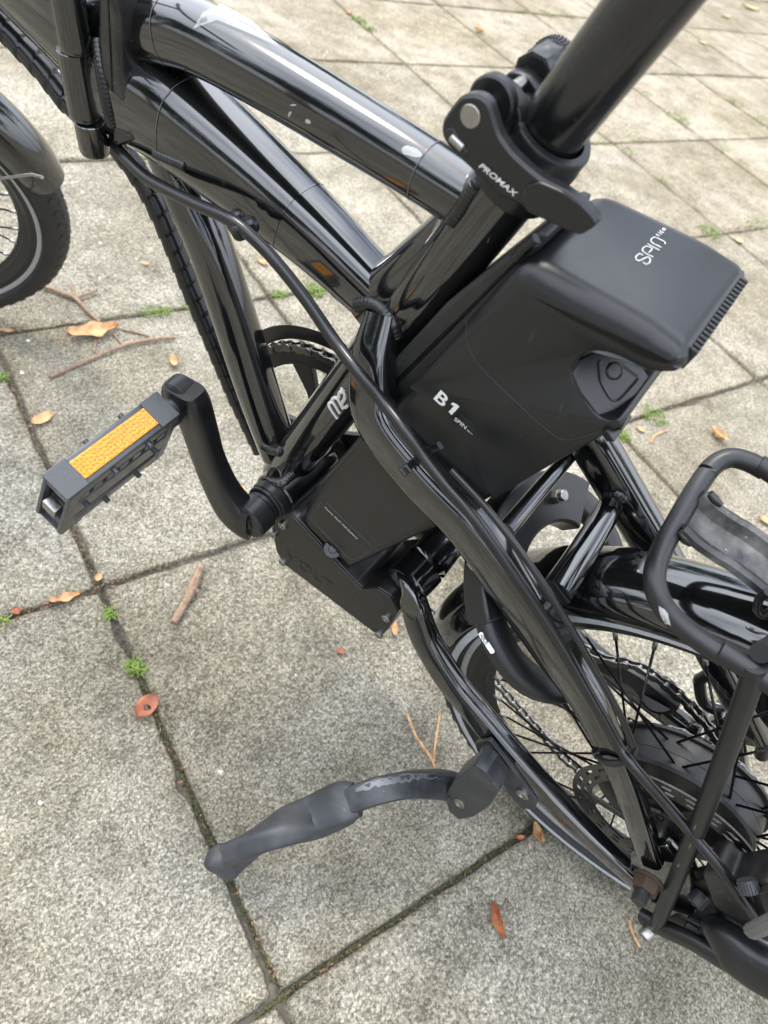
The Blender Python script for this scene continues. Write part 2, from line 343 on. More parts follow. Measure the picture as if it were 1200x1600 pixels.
# ------------------------------------------------------------------ the ground and the paving
mb = MB(); mb.add([(-90, -90, -.006), (90, -90, -.006), (90, 90, -.006), (-90, 90, -.006)], [(0, 1, 2, 3)])
tag(obj('ground', mb, M['soil'], smooth=False), kind='structure')
pave = bpy.data.objects.new('pavement', None); COL.objects.link(pave); tag(pave, kind='structure')
def slab_mesh(seed):
    r = np.random.default_rng(seed); hx, hy = SX / 2 - .0030, SY / 2 - .0030; pts = []
    for (a, b_, c, d) in ((-1, -1, 1, -1), (1, -1, 1, 1), (1, 1, -1, 1), (-1, 1, -1, -1)):
        for k in range(22):
            t = k / 22; u = a + (c - a) * t; v = b_ + (d - b_) * t; j = r.normal(0, .0009) + (-abs(r.normal(0, .0022)) if r.random() < .14 else 0)
            cr_ = .0018 if k == 0 else 0
            pts.append((u * (hx - cr_ + (j if abs(u) == 1 else 0)), v * (hy - cr_ + (j if abs(v) == 1 else 0))))
    n = len(pts); m = MB(); vs = []
    for sc, z in ((1.0, -.045), (1.0, -.006), (.9945, -.0012), (.988, 0.0)): vs += [(p[0] * sc, p[1] * sc, z + (r.normal(0, .0004) if z > -.002 else 0)) for p in pts]
    fs = [(i * n + j, i * n + (j + 1) % n, (i + 1) * n + (j + 1) % n, (i + 1) * n + j) for i in range(3) for j in range(n)] + [tuple(3 * n + j for j in range(n))]
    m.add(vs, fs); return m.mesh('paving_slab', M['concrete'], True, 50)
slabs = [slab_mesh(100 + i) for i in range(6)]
for i in range(-4, 13):
    for j in range(-9, 4):
        r = random.random
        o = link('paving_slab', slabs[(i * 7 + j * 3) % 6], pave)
        o.location = ((i + .5) * SX + (r() - .5) * .0015, -(j + .5) * SY + (r() - .5) * .0015, (r() - .5) * .0025)
        o.rotation_euler = ((r() - .5) * .004, (r() - .5) * .004, pi * random.randint(0, 1) + (r() - .5) * .003)
        tone_grad = min(1, max(0, (i - j * .8 + .5) / 6.5)); tn = .85 + .22 * tone_grad + (r() - .5) * .14; wm = .015 + .065 * tone_grad  # slabs get paler and warmer towards +X and +Y, plus random tone
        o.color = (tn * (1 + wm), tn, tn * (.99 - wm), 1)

fm_ = MB()
for i in range(-22, 31):
    for j in range(-28, 20):
        if -4 <= i < 13 and -9 <= j < 4: continue
        x0, x1, y0, y1 = i * SX + .003, (i + 1) * SX - .003, -(j + 1) * SY + .003, -j * SY - .003; z = random.uniform(-.0015, .001)
        fm_.add([(x0, y0, z), (x1, y0, z), (x1, y1, z), (x0, y1, z), (x0, y0, -.02), (x1, y0, -.02), (x1, y1, -.02), (x0, y1, -.02)], [(0, 1, 2, 3), (0, 1, 5, 4), (1, 2, 6, 5), (2, 3, 7, 6), (3, 0, 4, 7)])
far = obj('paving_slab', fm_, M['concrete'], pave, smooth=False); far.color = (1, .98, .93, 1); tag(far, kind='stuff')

# ------------------------------------------------------------------ the bicycle
mb4 = Matrix.Identity(4)
for i in range(3): mb4[i][0] = BF[i]; mb4[i][1] = BY[i]; mb4[i][2] = BU[i]; mb4[i][3] = BO[i]
bike = bpy.data.objects.new('electric_bicycle', None); COL.objects.link(bike); bike.matrix_world = mb4
tag(bike, 'black electric bicycle leaning on its kickstand, battery behind the seat tube', 'bicycle')
Yv = np.array([0, 1.0, 0])
TREES = {}
# ---- frame
f = MB(); f2_ = MB()
bb = P(397, 805, .062); bb = np.array([bb[0], 0, bb[2]])
cyl(f2_, bb + Yv * -.036, bb + Yv * .034, .0225, 32, .0015)
lp, lr = ptube(f, [(585, 482, 0, 100), (640, 425, 0, 90), (700, 368, 0, 84), (742, 322, 0, 74)], 24, 6, lat=.9, pw=2.4)
frame = obj('frame', f, M['paint'], bike); obj('bottom_bracket_shell', f2_, M['paint'], frame); TREES['bb'] = bvh(f2_)
def fpart(name, spec, mat='paint', parent=frame, seg=24, n=7, **kw):
    m = MB(); path, rr = ptube(m, spec, seg, n, **kw); TREES[name] = bvh(m); return obj(name, m, M[mat], parent), path, rr
st_top, st_bot = P(836, 234, 0), P(443, 738, 0)
m = MB(); pth = crom([st_top, st_top * .5 + st_bot * .5, st_bot], 8); sweep(m, pth, list(np.linspace(.0198, .0205, len(pth))), 32); TREES['seat_tube'] = bvh(m); obj('seat_tube', m, M['paint'], frame)
_, top_path, top_r = fpart('top_tube', [(150, 26, 0, 112), (210, 34, 0, 110), (276, 48, 0, 108), (332, 70, 0, 106), (440, 130, 0, 104), (612, 234, 0, 100), (700, 290, 0, 98), (790, 348, 0, 96)], pw=2.3)
_, dn_path, dn_r = fpart('down_tube', [(168, 108, 0, 176), (260, 166, 0, 168), (345, 234, 0, 153), (485, 357, 0, 122), (600, 468, 0, 98)], pw=3.0, lat=.92)
_, lo_path, lo_r = fpart('lower_tube', [(252, 215, 0, 66), (290, 300, 0, 74), (335, 403, 0, 72), (400, 600, 0, 68), (437, 708, 0, 60)], pw=2.3)
fpart('front_beam', [(172, 95, 0, 165), (102, 21, 0, 160), (-70, -140, 0, 150)], pw=4, lat=.7)
fpart('seat_stay', [(600, 492, .016, 66), (583, 570, .034, 78), (590, 650, .044, 85), (653, 735, .05, 90), (736, 822, .053, 92), (811, 923, .055, 95), (869, 1012, .057, 86), (915, 1085, .060, 68), (945, 1145, .063, 57), (962, 1180, .065, 52), (990, 1255, .068, 48), (1018, 1342, .07, 45)], pw=3.8, lat=.80)
fpart('seat_stay', [(800, 470, -.02, 70), (870, 600, -.045, 76), (925, 690, -.05, 78), (985, 790, -.055, 74), (1050, 900, -.058, 66), (1130, 1050, -.06, 54), (1180, 1150, -.065, 50)], pw=3.0, lat=.85)
fpart('chainstay', [(632, 898, .030, 46), (645, 935, .046, 52), (664, 995, .05, 58), (702, 1060, .053, 60), (745, 1113, .055, 61), (795, 1172, .057, 62), (850, 1233, .060, 60), (905, 1290, .064, 54), (955, 1338, .068, 47), (1002, 1380, .072, 46)], pw=4.5, lat=.62)
fpart('chainstay', [(735, 800, -.06, 50), (800, 890, -.062, 52), (900, 1000, -.062, 50), (1010, 1090, -.064, 48), (1130, 1180, -.066, 46)], pw=4.5, lat=.62)
fpart('yoke_tube', [(634, 914, .034, 74), (675, 872, .0, 72), (735, 798, -.06, 66)], pw=2.6)
fpart('stay_bridge', [(869, 926, .046, 52), (915, 856, .0, 45), (963, 776, -.055, 38)], ref=(1, 0, 0))
fpart('stay_bridge', [(790, 829, .045, 30), (840, 770, .0, 27), (893, 708, -.045, 24)], ref=(1, 0, 0))
# hinge barrel in three knuckles on the left of the beam
ha, hb = P(98, -45, .030), P(149, 239, .030); hd = nrm(hb - ha); hr = rad(P(148, 228, .03), 47)
f1, f2 = P(114, 74, .030), P(140, 187, .030)
m = MB()
for a, b_ in ((ha, f1 - hd * .0006), (f1 + hd * .0006, f2 - hd * .0006), (f2 + hd * .0006, hb)):
    L = np.linalg.norm(b_ - a); e_ = b_ is hb; lathe(m, a, hd, [(0, hr - .0006), (.0006, hr), (L - .0035, hr), (L - .0011, hr - .0007 if e_ else hr), (L, hr - .0035 if e_ else hr - .0006)], 32)
barrel = obj('hinge_barrel', m, M['paint'], frame)
m = MB(); c, n_ = hit(bvh(MB().add(*(lambda q: (q.v, q.f))(cyl(MB(), ha, hb, hr)))), 158, 224)
if c is not None: capbolt(m, c - n_ * .002, n_, .0022, .0024); obj('grub_screw', m, M['alloy'], barrel)
m = MB(); plate(m, [(150, -30), (172, -30), (186, 40), (190, 120), (205, 190), (215, 222), (178, 232), (160, 150), (150, 60)], .006, .030, .004, .004)
obj('hinge_plate', m, M['weld'], frame)
# weld beads: ripples half sunk into the joint of two tubes
FT = list(TREES.values()) + [bvh(f)]
def fhit(px, py, lift=0.0):
    best = None
    for t in FT:
        h, n_ = hit(t, px, py, lift)
        if h is not None and (best is None or np.linalg.norm(h - CB) < np.linalg.norm(best[0] - CB)): best = (h, n_)
    return best
def bead(name, pts, r, sink=.0022, step=.0026, parent=frame):
    r = r * .92
    q = [fhit(*p) for p in pts]; q = [h[0] - h[1] * sink for h in q if h is not None]
    if len(q) < 2: return None
    path = crom(q, 30); cum = np.concatenate([[0], np.cumsum([np.linalg.norm(path[i + 1] - path[i]) for i in range(len(path) - 1)])])
    m = MB(); n_ = len(path); sweep(m, path, [r * min(1, .4 + .25 * min(i, n_ - 1 - i)) for i in range(n_)], 12, lat=1.3, mod=lambda i, th: 1 + .07 * (1 - abs((((cum[i] + .0006 * cos(th)) / step) % 1) * 2 - 1)) + random.uniform(-.01, .01))
    return obj(name, m, M['weld'], parent, angle=80)
bead('weld', [(150, 60), (158, 110), (166, 160), (176, 200)], .0046)
bead('weld', [(742, 284), (730, 304), (716, 328), (702, 346)], .0050)
bead('weld', [(556, 478), (580, 474), (598, 486), (612, 505), (622, 528)], .0058)
bead('weld', [(408, 694), (422, 702), (438, 706)], .0052)
bead('weld', [(418, 752), (440, 752), (458, 742)], .0050)
bead('weld', [(640, 925), (650, 930), (664, 936)], .0050)
bead('weld', [(852, 912), (866, 926), (880, 938)], .0044)
bead('weld', [(944, 772), (962, 772), (976, 784)], .0042)
bead('weld', [(1000, 1322), (1014, 1330), (1028, 1322)], .0030)
bead('weld', [(240, 240), (262, 250), (290, 262)], .0040)
# dropout plates
m = MB(); plate(m, [(985, 1330), (1040, 1320), (1075, 1360), (1090, 1420), (1060, 1460), (1010, 1450), (985, 1400)], .062, .071, .001, .006); obj('dropout', m, M['paint'], frame)
m = MB(); plate(m, [(985, 1330), (1040, 1320), (1075, 1360), (1090, 1420), (1060, 1460), (1010, 1450), (985, 1400)], -.071, -.062, .001, .006, yref=.07); obj('dropout', m, M['paint'], frame)
# thin edges of the clear film wrapped round the tubes
def ringline(name, path, rr, k, wdt=.0007, lift=.00035, lat=1.0, pw=2.3, mat='linegrey'):
    i = int(k * (len(path) - 1)); t = nrm(path[min(i + 1, len(path) - 1)] - path[max(i - 1, 0)]); m = MB()
    sweep(m, [path[i] - t * wdt / 2, path[i] + t * wdt / 2], [rr[i] + lift] * 2, 40, lat=lat, pw=pw, cap=False); return obj(name, m, M[mat], frame)
ringline('film_edge', top_path, top_r, .80); ringline('film_edge', dn_path, dn_r, .72, lat=.92, pw=3.0, mat='paint'); ringline('film_edge', top_path, top_r, .29)
ringline('film_edge', dn_path, dn_r, .36, lat=.92, pw=3.0); ringline('film_edge', lo_path, lo_r, .18)
# motor controller: a box under the battery with a bolted cover plate
cp = [(440, 800), (424, 826), (432, 862), (444, 882), (594, 996), (606, 984), (622, 956), (610, 934), (588, 920), (566, 921), (556, 914), (462, 812)]
m = MB(); plate(m, cp, -.030, .0405, .002, .003, yref=.042); cont = obj('motor_controller', m, M['plate'], bike)
m = MB(); plate(m, cp, .0406, .0428, .0008, .003); pl = obj('cover_plate', m, M['plate'], cont)
for a, b_ in ((443, 819), (428, 833), (443, 877), (593, 990), (605, 964)):
    m = MB(); capbolt(m, P(a, b_, .0425), Yv, .0046, .0036); obj('bolt', m, M['steel'], pl)
# ---- lettering
def text(name, body, mat, o, u, v, size, parent, ext=.00015, bold=0.0, shear=0.0, sx=1.0):
    "lettering: o origin, u reading direction, v up, all in bicycle space"
    cu = bpy.data.curves.new(name, 'FONT'); cu.body = body; cu.size = 1; cu.extrude = 0; cu.offset = bold; cu.shear = shear; cu.resolution_u = 4
    ob = bpy.data.objects.new(name, cu); COL.objects.link(ob); dg = bpy.context.evaluated_depsgraph_get(); dg.update()
    me = bpy.data.meshes.new_from_object(ob.evaluated_get(dg)); bpy.data.objects.remove(ob); bpy.data.curves.remove(cu)
    u = nrm(u); n_ = nrm(np.cross(u, v)); v = np.cross(n_, u)
    for vt in me.vertices:
        c = np.asarray(o) + u * vt.co.x * size * sx + v * vt.co.y * size + n_ * ext; vt.co = Vector(c)
    me.materials.clear(); me.materials.append(M[mat]); return link(name, me, parent)
def ptext(name, body, mat, o, u, v, size, parent, y, **kw):
    a, b_, c = P(*o, y), P(*u, y), P(*v, y); return text(name, body, mat, a, b_ - a, c - a, size, parent, **kw)
ptext('lettering', 'VOLT', 'plate', (447, 872), (566, 958), (470, 840), .021, pl, .0430, bold=.01, sx=1.1)

# ---- seat post and quick release clamp
sd_ = nrm(st_top - st_bot); pa = P(858, 207, 0)
M['post'] = dark('polished_black_post', (.005, .0055, .006), .13, dust=.02, scr=.14, rvar=.16, spec=.7)
m = MB(); cyl(m, pa - sd_ * .03, pa + sd_ * .42, .01665, 48, .0004); TREES['post'] = bvh(m); obj('seat_post', m, M['post'], bike)
cx = P(862, 206, 0); cl = MB()
lathe(cl, cx - sd_ * .034, sd_, [(0, .0222), (.001, .0232), (.026, .0232), (.028, .0225), (.0345, .0225), (.036, .0214), (.036, .0178), (.030, .0172), (.004, .0172)], 48, close=True)
clamp = obj('seat_clamp', cl, M['alloy'], bike)
def earc(px, py, y): return P(px, py, y)
# two clamp ears that reach forward, pinch bolt across them
def ear(y0, y1, pts):
    m = MB(); plate(m, pts, y0, y1, .0012, .004, yref=y1); return obj('clamp_ear', m, M['alloy'], clamp)
ear(.006, .017, [(738, 138), (762, 126), (790, 138), (812, 170), (815, 215), (826, 252), (800, 262), (775, 225), (748, 180)])
ear(-.016, -.006, [(775, 150), (792, 110), (825, 118), (850, 160), (870, 210), (845, 230), (812, 190)])
ax_ = P(738, 180, .0395); ax_ = np.array([ax_[0], 0, ax_[2]])
m = MB(); cyl(m, ax_ + Yv * -.040, ax_ + Yv * .036, .003, 16); obj('pinch_bolt', m, M['steel'], clamp)
m = MB(); cyl(m, ax_ + Yv * .018, ax_ + Yv * .0245, .0118, 32, .001); obj('cam_washer', m, M['alloy'], clamp)
m = MB(); lathe(m, ax_ + Yv * -.034, Yv, [(0, .0095), (.001, .0112), (.007, .0112), (.008, .0105), (.018, .0105), (.0185, .009)], 8, ref=(0.4, 0, 1)); obj('adjusting_nut', m, M['alloy'], clamp)
m = MB()
for k in range(36):
    a = 2 * pi * k / 36; d = np.array([cos(a), 0, sin(a)]); box(m, ax_ + Yv * -.037 + d * .0112, (d, Yv, np.cross(d, Yv)), (.0006, .0028, .0005), .0002)
cyl(m, ax_ + Yv * -.0405, ax_ + Yv * -.0335, .0112, 36, .0006); obj('knurled_rim', m, M['alloy'], clamp)
lv = [(720, 149), (746, 147), (764, 160), (772, 188), (780, 213), (800, 240), (826, 264), (851, 283), (883, 298), (910, 318), (926, 334), (934, 346), (930, 353), (909, 366), (883, 356), (854, 342), (819, 326), (781, 306), (746, 276), (717, 248), (697, 228), (688, 210), (690, 190), (704, 168)]
m = MB(); plate(m, lv, .0335, .0405, .0014, .003, k=1); TREES['lever'] = bvh(m); lever = obj('quick_release_lever', m, M['alloy'], clamp)
m = MB(); plate(m, [(822, 287), (846, 282), (883, 298), (910, 318), (926, 334), (934, 346), (930, 353), (909, 366), (883, 356), (854, 342), (826, 330), (815, 312)], .0400, .0422, .0009, .002, k=2, yref=.0405); obj('finger_tip', m, M['alloy'], lever)
m = MB(); cyl(m, P(736, 181, .0400), P(736, 181, .0400) + Yv * .0012, rad(P(736, 181, .04), 36), 32, .0003); obj('pivot_pin', m, M['steel'], lever)
m = MB(); plate(m, [(692, 205), (706, 198), (722, 225), (732, 240), (722, 246), (704, 232)], .034, .0411, .0008, .003); obj('cam_slot', m, M['rubber'], lever)
m = MB(); cyl(m, P(705, 214, .041), P(724, 232, .041), .0022, 14, .0004); obj('barrel_nut', m, M['steel'], lever)
ptext('lettering', 'PROMAX', 'white', (747, 260), (806, 309), (756, 247), .0040, lever, .0409, shear=.3, bold=.012, sx=1.32)

# ---- saddle, head tube and fork, above and ahead of the picture
sT = pa + sd_ * .43
m = MB(); q = [(-.13, .010, .075, .030), (-.11, .012, .085, .036), (-.06, .008, .078, .034), (0, .0, .048, .028), (.06, -.002, .028, .024), (.12, -.004, .020, .020), (.14, -.008, .012, .012)]
qq = crom([np.array(r) for r in q], 5); sweep(m, [sT + np.array([r[0], 0, .055 + r[1]]) for r in qq], [r[3] for r in qq], 28, ref=(0, 1, 0), mod=None, lat=2.1); obj('saddle', m, M['rubber'], bike)
m = MB(); cyl(m, sT - sd_ * .02, sT + sd_ * .05, .019, 24, .002); obj('saddle_clamp', m, M['alloy'], bike)
hA, hB = np.array([1.062, .0, .560]), np.array([1.005, .0, .740])
m = MB(); cyl(m, hA, hB, .024, 32, .002); obj('head_tube', m, M['paint'], frame)
m = MB(); bq = P(-60, -130, 0); sweep(m, crom([bq, (bq + (hA * .45 + hB * .55)) / 2, hA * .45 + hB * .55], 5), list(np.linspace(.034, .026, 11)), 24, lat=.7, pw=3.5); obj('front_beam', m, M['paint'], frame)
fnv = nrm([-sin(.7067), cos(.7067), -.2498])
for sg in (-1, 1):
    m = MB(); sweep(m, crom([np.array([1.133, .0069, .2351]) + fnv * .052 * sg, np.array([1.10, .003, .40]) + fnv * .050 * sg, hA + np.array([0, 0, -.02]) + fnv * .038 * sg], 6), list(np.linspace(.011, .016, 13)), 18); obj('fork_leg', m, M['paint'], bike)
m = MB(); cyl(m, hA + np.array([0, 0, -.015]) - fnv * .045, hA + np.array([0, 0, -.015]) + fnv * .045, .018, 24, .003); obj('fork_crown', m, M['paint'], bike)
m = MB(); cyl(m, hB, hB + nrm(hB - hA) * .26, .0145, 24, .001); obj('stem', m, M['alloy'], bike)
m = MB(); hh = hB + nrm(hB - hA) * .26; sweep(m, crom([hh - fnv * .29, hh - fnv * .12, hh, hh + fnv * .12, hh + fnv * .29], 4), [.011] * 17, 16, ref=(0, 0, 1)); obj('handlebar', m, M['alloy'], bike)

# ---- battery
YL, YR = .041, -.050
bt = [(808, 408), (905, 466), (1000, 514), (1062, 552), (1071, 572), (1058, 588), (1012, 583), (962, 557), (926, 549), (900, 562), (891, 585), (905, 612), (932, 648), (950, 657), (968, 652), (972, 668), (890, 716), (770, 781), (700, 640), (640, 606)]
bpl = pxpoly(bt, YL); rc = [.013, .02, .02, .014, .008, .010, .02, .02, .012, .01, .01, .02, .006, .004, .003, .004, .0, .0, .0, .0]
bw = [1, 1, 1, .7, .42, .22, .14, .12, .10, .10, .10, .10, .10, .08, .08, .12, .3, .0, 0, .0]
bpr, bwr = [], []
for i in range(len(bpl)):                       # round each corner, keep its rim weight
    nb3 = roundpoly([bpl[i - 1], bpl[i], bpl[(i + 1) % len(bpl)]], [0, rc[i], 0], 4)[1:-1] if rc[i] else [bpl[i]]
    bpr += nb3; bwr += [bw[i]] * len(nb3)
zT = bpl[1][1]
def BF3(u, v, h):
    t = max(0, min(1, (u - .198) / .118)); up = max(0, min(1, (v - (zT - .05)) / .03))
    if h < 0: h = h * (1 + .20 * sin(pi * t) ** .8 * up)
    dome = .0035 * max(0, 1 - ((h + .006) / .05) ** 2) * sin(pi * t) * max(0, min(1, (v - (zT - .006)) / .006))
    return (u, h, v + dome)
m = MB(); rprism(m, bpr, YR, YL, .0130, BF3, 6, bwr)
TREES['battery'] = bvh(m); battery = obj('battery', m, M['satin'], bike, angle=55)
# dock below it, same section, carried down to the controller
dk = [(712, 558), (770, 620), (806, 752), (768, 781), (690, 824), (620, 856), (546, 892), (536, 884), (474, 824), (470, 808), (480, 784), (494, 758), (560, 682), (642, 608)]
m = MB(); rprism(m, roundpoly(pxpoly(dk, YL), [.0, .0, .0, .0, .0, .0, .008, .008, .008, .008, .01, .01, .0, .0], 4), YR + .001, YL - .0006, .008, XZ, 5); TREES['dock'] = bvh(m); dock = obj('battery_dock', m, M['dock'], bike, angle=55)
m = MB(); plate(m, [(575, 640), (640, 640), (742, 500), (836, 395), (850, 374), (834, 366), (800, 392), (768, 418), (690, 480), (612, 565)], -.026, .027, .003, .002, yref=.03); obj('battery_rail', m, M['rubber'], bike)
m = MB(); wire(m, [P(804, 404, .03), P(822, 384, .03), P(838, 372, .03)], .0026, 8); cyl(m, P(836, 378, .018), P(836, 378, .028), .0030, 16, .0006); obj('rail_lug', m, M['satin'], bike)
# grip ribs along the rear lip
m = MB(); q0 = P(1070, 574, YL); q1 = P(1056, 588, YL)
for k in range(19):
    y = YL - .010 - (YL - YR - .020) * k / 18
    a = q0.copy(); a[1] = y; b_ = q1.copy(); b_[1] = y; mid = (a + b_) / 2; dn = nrm(b_ - a); out = nrm(np.array([-1, 0, -.25]))
    box(m, mid - out * .0012 - dn * .001, (dn, Yv, np.cross(dn, Yv)), (.0062, .0012, .0022), .0009)
obj('grip_rib', m, M['satin'], battery)
# dished panel and push button in the hand hold under the lip
gpx = [(893, 586), (905, 613), (934, 651), (950, 657), (968, 653), (1013, 588), (1003, 576), (968, 561), (926, 550), (901, 563)]
gA, gB = P(893, 586, .0398), P(934, 651, .0400); gab = nrm(gB - gA); gn = np.array([-.3, .42, .87]); gn = nrm(gn - gab * (gn @ gab))
def gray(a, b_): d = rayb(a, b_); return CB + d * (((gA - CB) @ gn) / (d @ gn))
gp = [gray(*q) for q in gpx]
gcn = sum(gp) / len(gp)
m = MB(); n = len(gp); r1 = [p + (gcn - p) * .06 + gn * .0006 for p in gp]; dn_ = np.array([.004, -.004, -.022])
m.add([p for p in gp] + r1 + [p + dn_ for p in gp], [tuple(n + j for j in range(n))] + [(j, (j + 1) % n, n + (j + 1) % n, n + j) for j in range(n)] + [(2 * n + j, 2 * n + (j + 1) % n, (j + 1) % n, j) for j in range(n)])
obj('grip_panel', m, M['satin'], battery, angle=80); TREES['grip'] = bvh(m)
s0, s1 = gp[1], gp[3]; sdir = nrm(gp[2] - gp[0]); sdir = nrm(sdir - gn * (sdir @ gn)); svv = np.cross(gn, sdir)
hp = [hit(TREES['grip'], a, b_, 0)[0] for a, b_ in ((934, 562), (968, 566), (1000, 590), (972, 622), (962, 630), (952, 624), (936, 596))]
hp = [p for p in hp if p is not None]
if len(hp) > 4:
    hc = sum(hp) / len(hp); q2 = roundpoly([((p - hc) @ sdir, (p - hc) @ svv) for p in hp], .003, 3)
    qi = inset(q2, .0016); n = len(q2)
    if (sum(abs(p[0]) for p in qi) > sum(abs(p[0]) for p in q2)): qi = inset(q2, -.0016)
    L3 = lambda p, h: hc + sdir * p[0] + svv * p[1] + gn * h
    m = MB(); m.add([L3(p, -.0004) for p in q2] + [L3(p * 1.0, .0011) for p in [a * .96 + b_ * .04 for a, b_ in zip(q2, qi)]] + [L3(p, .0004) for p in qi], [(a * n + j, a * n + (j + 1) % n, (a + 1) * n + (j + 1) % n, (a + 1) * n + j) for a in (0, 1) for j in range(n)] + [tuple(2 * n + j for j in range(n))])
    obj('grip_recess', m, M['satin'], battery, angle=80)
    h_, n_ = hit(TREES['grip'], 959, 580, 0)
    m = MB(); lathe(m, h_, gn, [(.0004, .0048), (.0012, .0048), (.0016, .0042), (.0011, .0036), (.0012, .0001)], 28); obj('push_button', m, M['satin'], battery)
snor = gn
m = MB(); c = P(962, 662, .03); box(m, c, (sdir, Yv, snor), (.004, .012, .004), .001); cyl(m, P(966, 657, .034), P(966, 657, .034) + nrm([-1, 0, .1]) * .004, .0042, 18, .0006); obj('lock_cover', m, M['satin'], battery)
# seam of the battery head
m = MB(); wire(m, [P(728, 500, YL + .0001), P(732, 540, YL + .0001), P(752, 575, YL + .0001), P(800, 622, YL + .0001), P(850, 668, YL + .0001), P(878, 686, YL + .0001), P(905, 684, YL + .0001), P(940, 672, YL + .0001)], .00018, 6); obj('seam', m, M['greyprint'], battery)
# print on the battery
ptext('lettering', 'B', 'white', (676, 621), (698, 642), (690, 607), .0150, battery, YL + .0001, bold=.022, sx=1.05)
o1, u1, v1 = P(697, 640, YL + .0002), nrm(P(698, 642, YL) - P(676, 621, YL)), nrm(P(690, 607, YL) - P(676, 621, YL)); v1 = nrm(v1 - u1 * (u1 @ v1)); z1 = .0105
m = MB(); m.add([o1 + u1 * a * z1 + v1 * b_ * z1 for a, b_ in ((.20, 0), (.46, 0), (.46, 1.0), (.24, 1.0), (0, .86), (0, .62), (.20, .72))], [(0, 1, 2, 6), (2, 3, 4, 5, 6)]); obj('lettering', m, M['white'], battery, smooth=False)
ptext('lettering', 'SPIN', 'white', (709, 656), (733, 675), (715, 649), .0046, battery, YL + .0003, sx=1.05)
ptext('lettering', 'TECH', 'white', (729, 672), (736, 678), (733, 667), .0018, battery, YL + .0003)
ptext('lettering', 'Power', 'greyprint', (719, 650), (736, 663), (724, 642), .0036, battery, YL + .0001)
ptext('lettering', 'Pack 420', 'greyprint', (715, 654), (736, 670), (720, 648), .0036, battery, YL + .0001)
def strokes(name, polys, off, zr, mat, parent, tree, sc=12.0):
    m = MB()
    for pl_ in polys:
        pts = []
        for a, b_ in pl_:
            h, n_ = hit(tree, off[0] + a / sc, off[1] + b_ / sc, .00022)
            if h is not None: pts.append(h)
        if len(pts) > 1: wire(m, pts, zr, 8, n=5)
    return obj(name, m, M[mat], parent)
SP = [[(530, 832), (470, 805), (420, 838), (395, 885), (440, 938), (530, 905), (620, 868), (668, 912), (645, 980), (585, 998), (530, 965)],
      [(722, 866), (640, 828), (560, 785), (520, 738), (560, 678), (620, 668), (700, 712), (672, 752), (640, 785)],
      [(615, 620), (725, 680), (838, 742)], [(880, 690), (800, 650), (720, 610), (680, 555), (722, 502), (780, 502), (850, 535), (920, 572), (950, 605), (940, 626)],
      [(782, 440), (800, 460)], [(790, 452), (845, 470)], [(815, 405), (885, 440)], [(850, 370), (875, 400), (925, 405)], [(895, 335), (955, 352)], [(910, 325), (905, 365)], [(940, 335), (935, 372)]]
strokes('lettering', SP, (960, 330), .00028, 'white', battery, TREES['battery'])
# data plate on the dock
m = MB(); plate(m, [(500, 786), (509, 784), (580, 853), (577, 862), (556, 874), (545, 872), (486, 812)], YL - .0012, YL - .0008, .0001, .002); lab = obj('data_label', m, M['labelfilm'], dock)
m = MB(); wire(m, [P(a_, b_, YL - .0006) for a_, b_ in ((500, 786), (509, 784), (580, 853), (577, 862), (556, 874), (545, 872), (486, 812), (500, 786))], .00022, 5, n=1); obj('label_border', m, M['linegrey'], lab)
ptext('lettering', 'Power Pack 420 Battery', 'white', (507, 793), (572, 856), (513, 787), .0036, lab, YL - .0006, sx=1.10)
m = MB(); cyl(m, P(520, 858, YL - .004), P(520, 858, YL - .0002), .009, 30, .001); cyl(m, P(520, 858, YL - .004), P(520, 858, YL + .0006), .004, 20, .0005); obj('dock_plug', m, M['dock'], dock)

# decal on the seat tube: white letters with a dark inner line
def wrapstrokes(polys, r, mat, tree):
    m = MB()
    for pl_ in polys:
        pts = [hit(tree, a, b_, .0001)[0] for a, b_ in pl_]; pts = [p for p in pts if p is not None]
        if len(pts) > 1: wire(m, pts, r, 6, n=6)
    return obj('lettering', m, M[mat], frame)
ME = [[(527, 653), (516, 637), (515, 630), (521, 629), (531, 645)], [(521, 629), (520, 623), (527, 622), (536, 638)], [(529, 622), (532, 612), (538, 613), (539, 622), (534, 632), (540, 636), (544, 632)], [(537, 612), (534, 607), (538, 612)], [(533, 613), (538, 608)]]
wrapstrokes(ME, .0013, 'white', TREES['seat_tube'])
wrapstrokes(ME, .00145, 'white', TREES['seat_tube'])

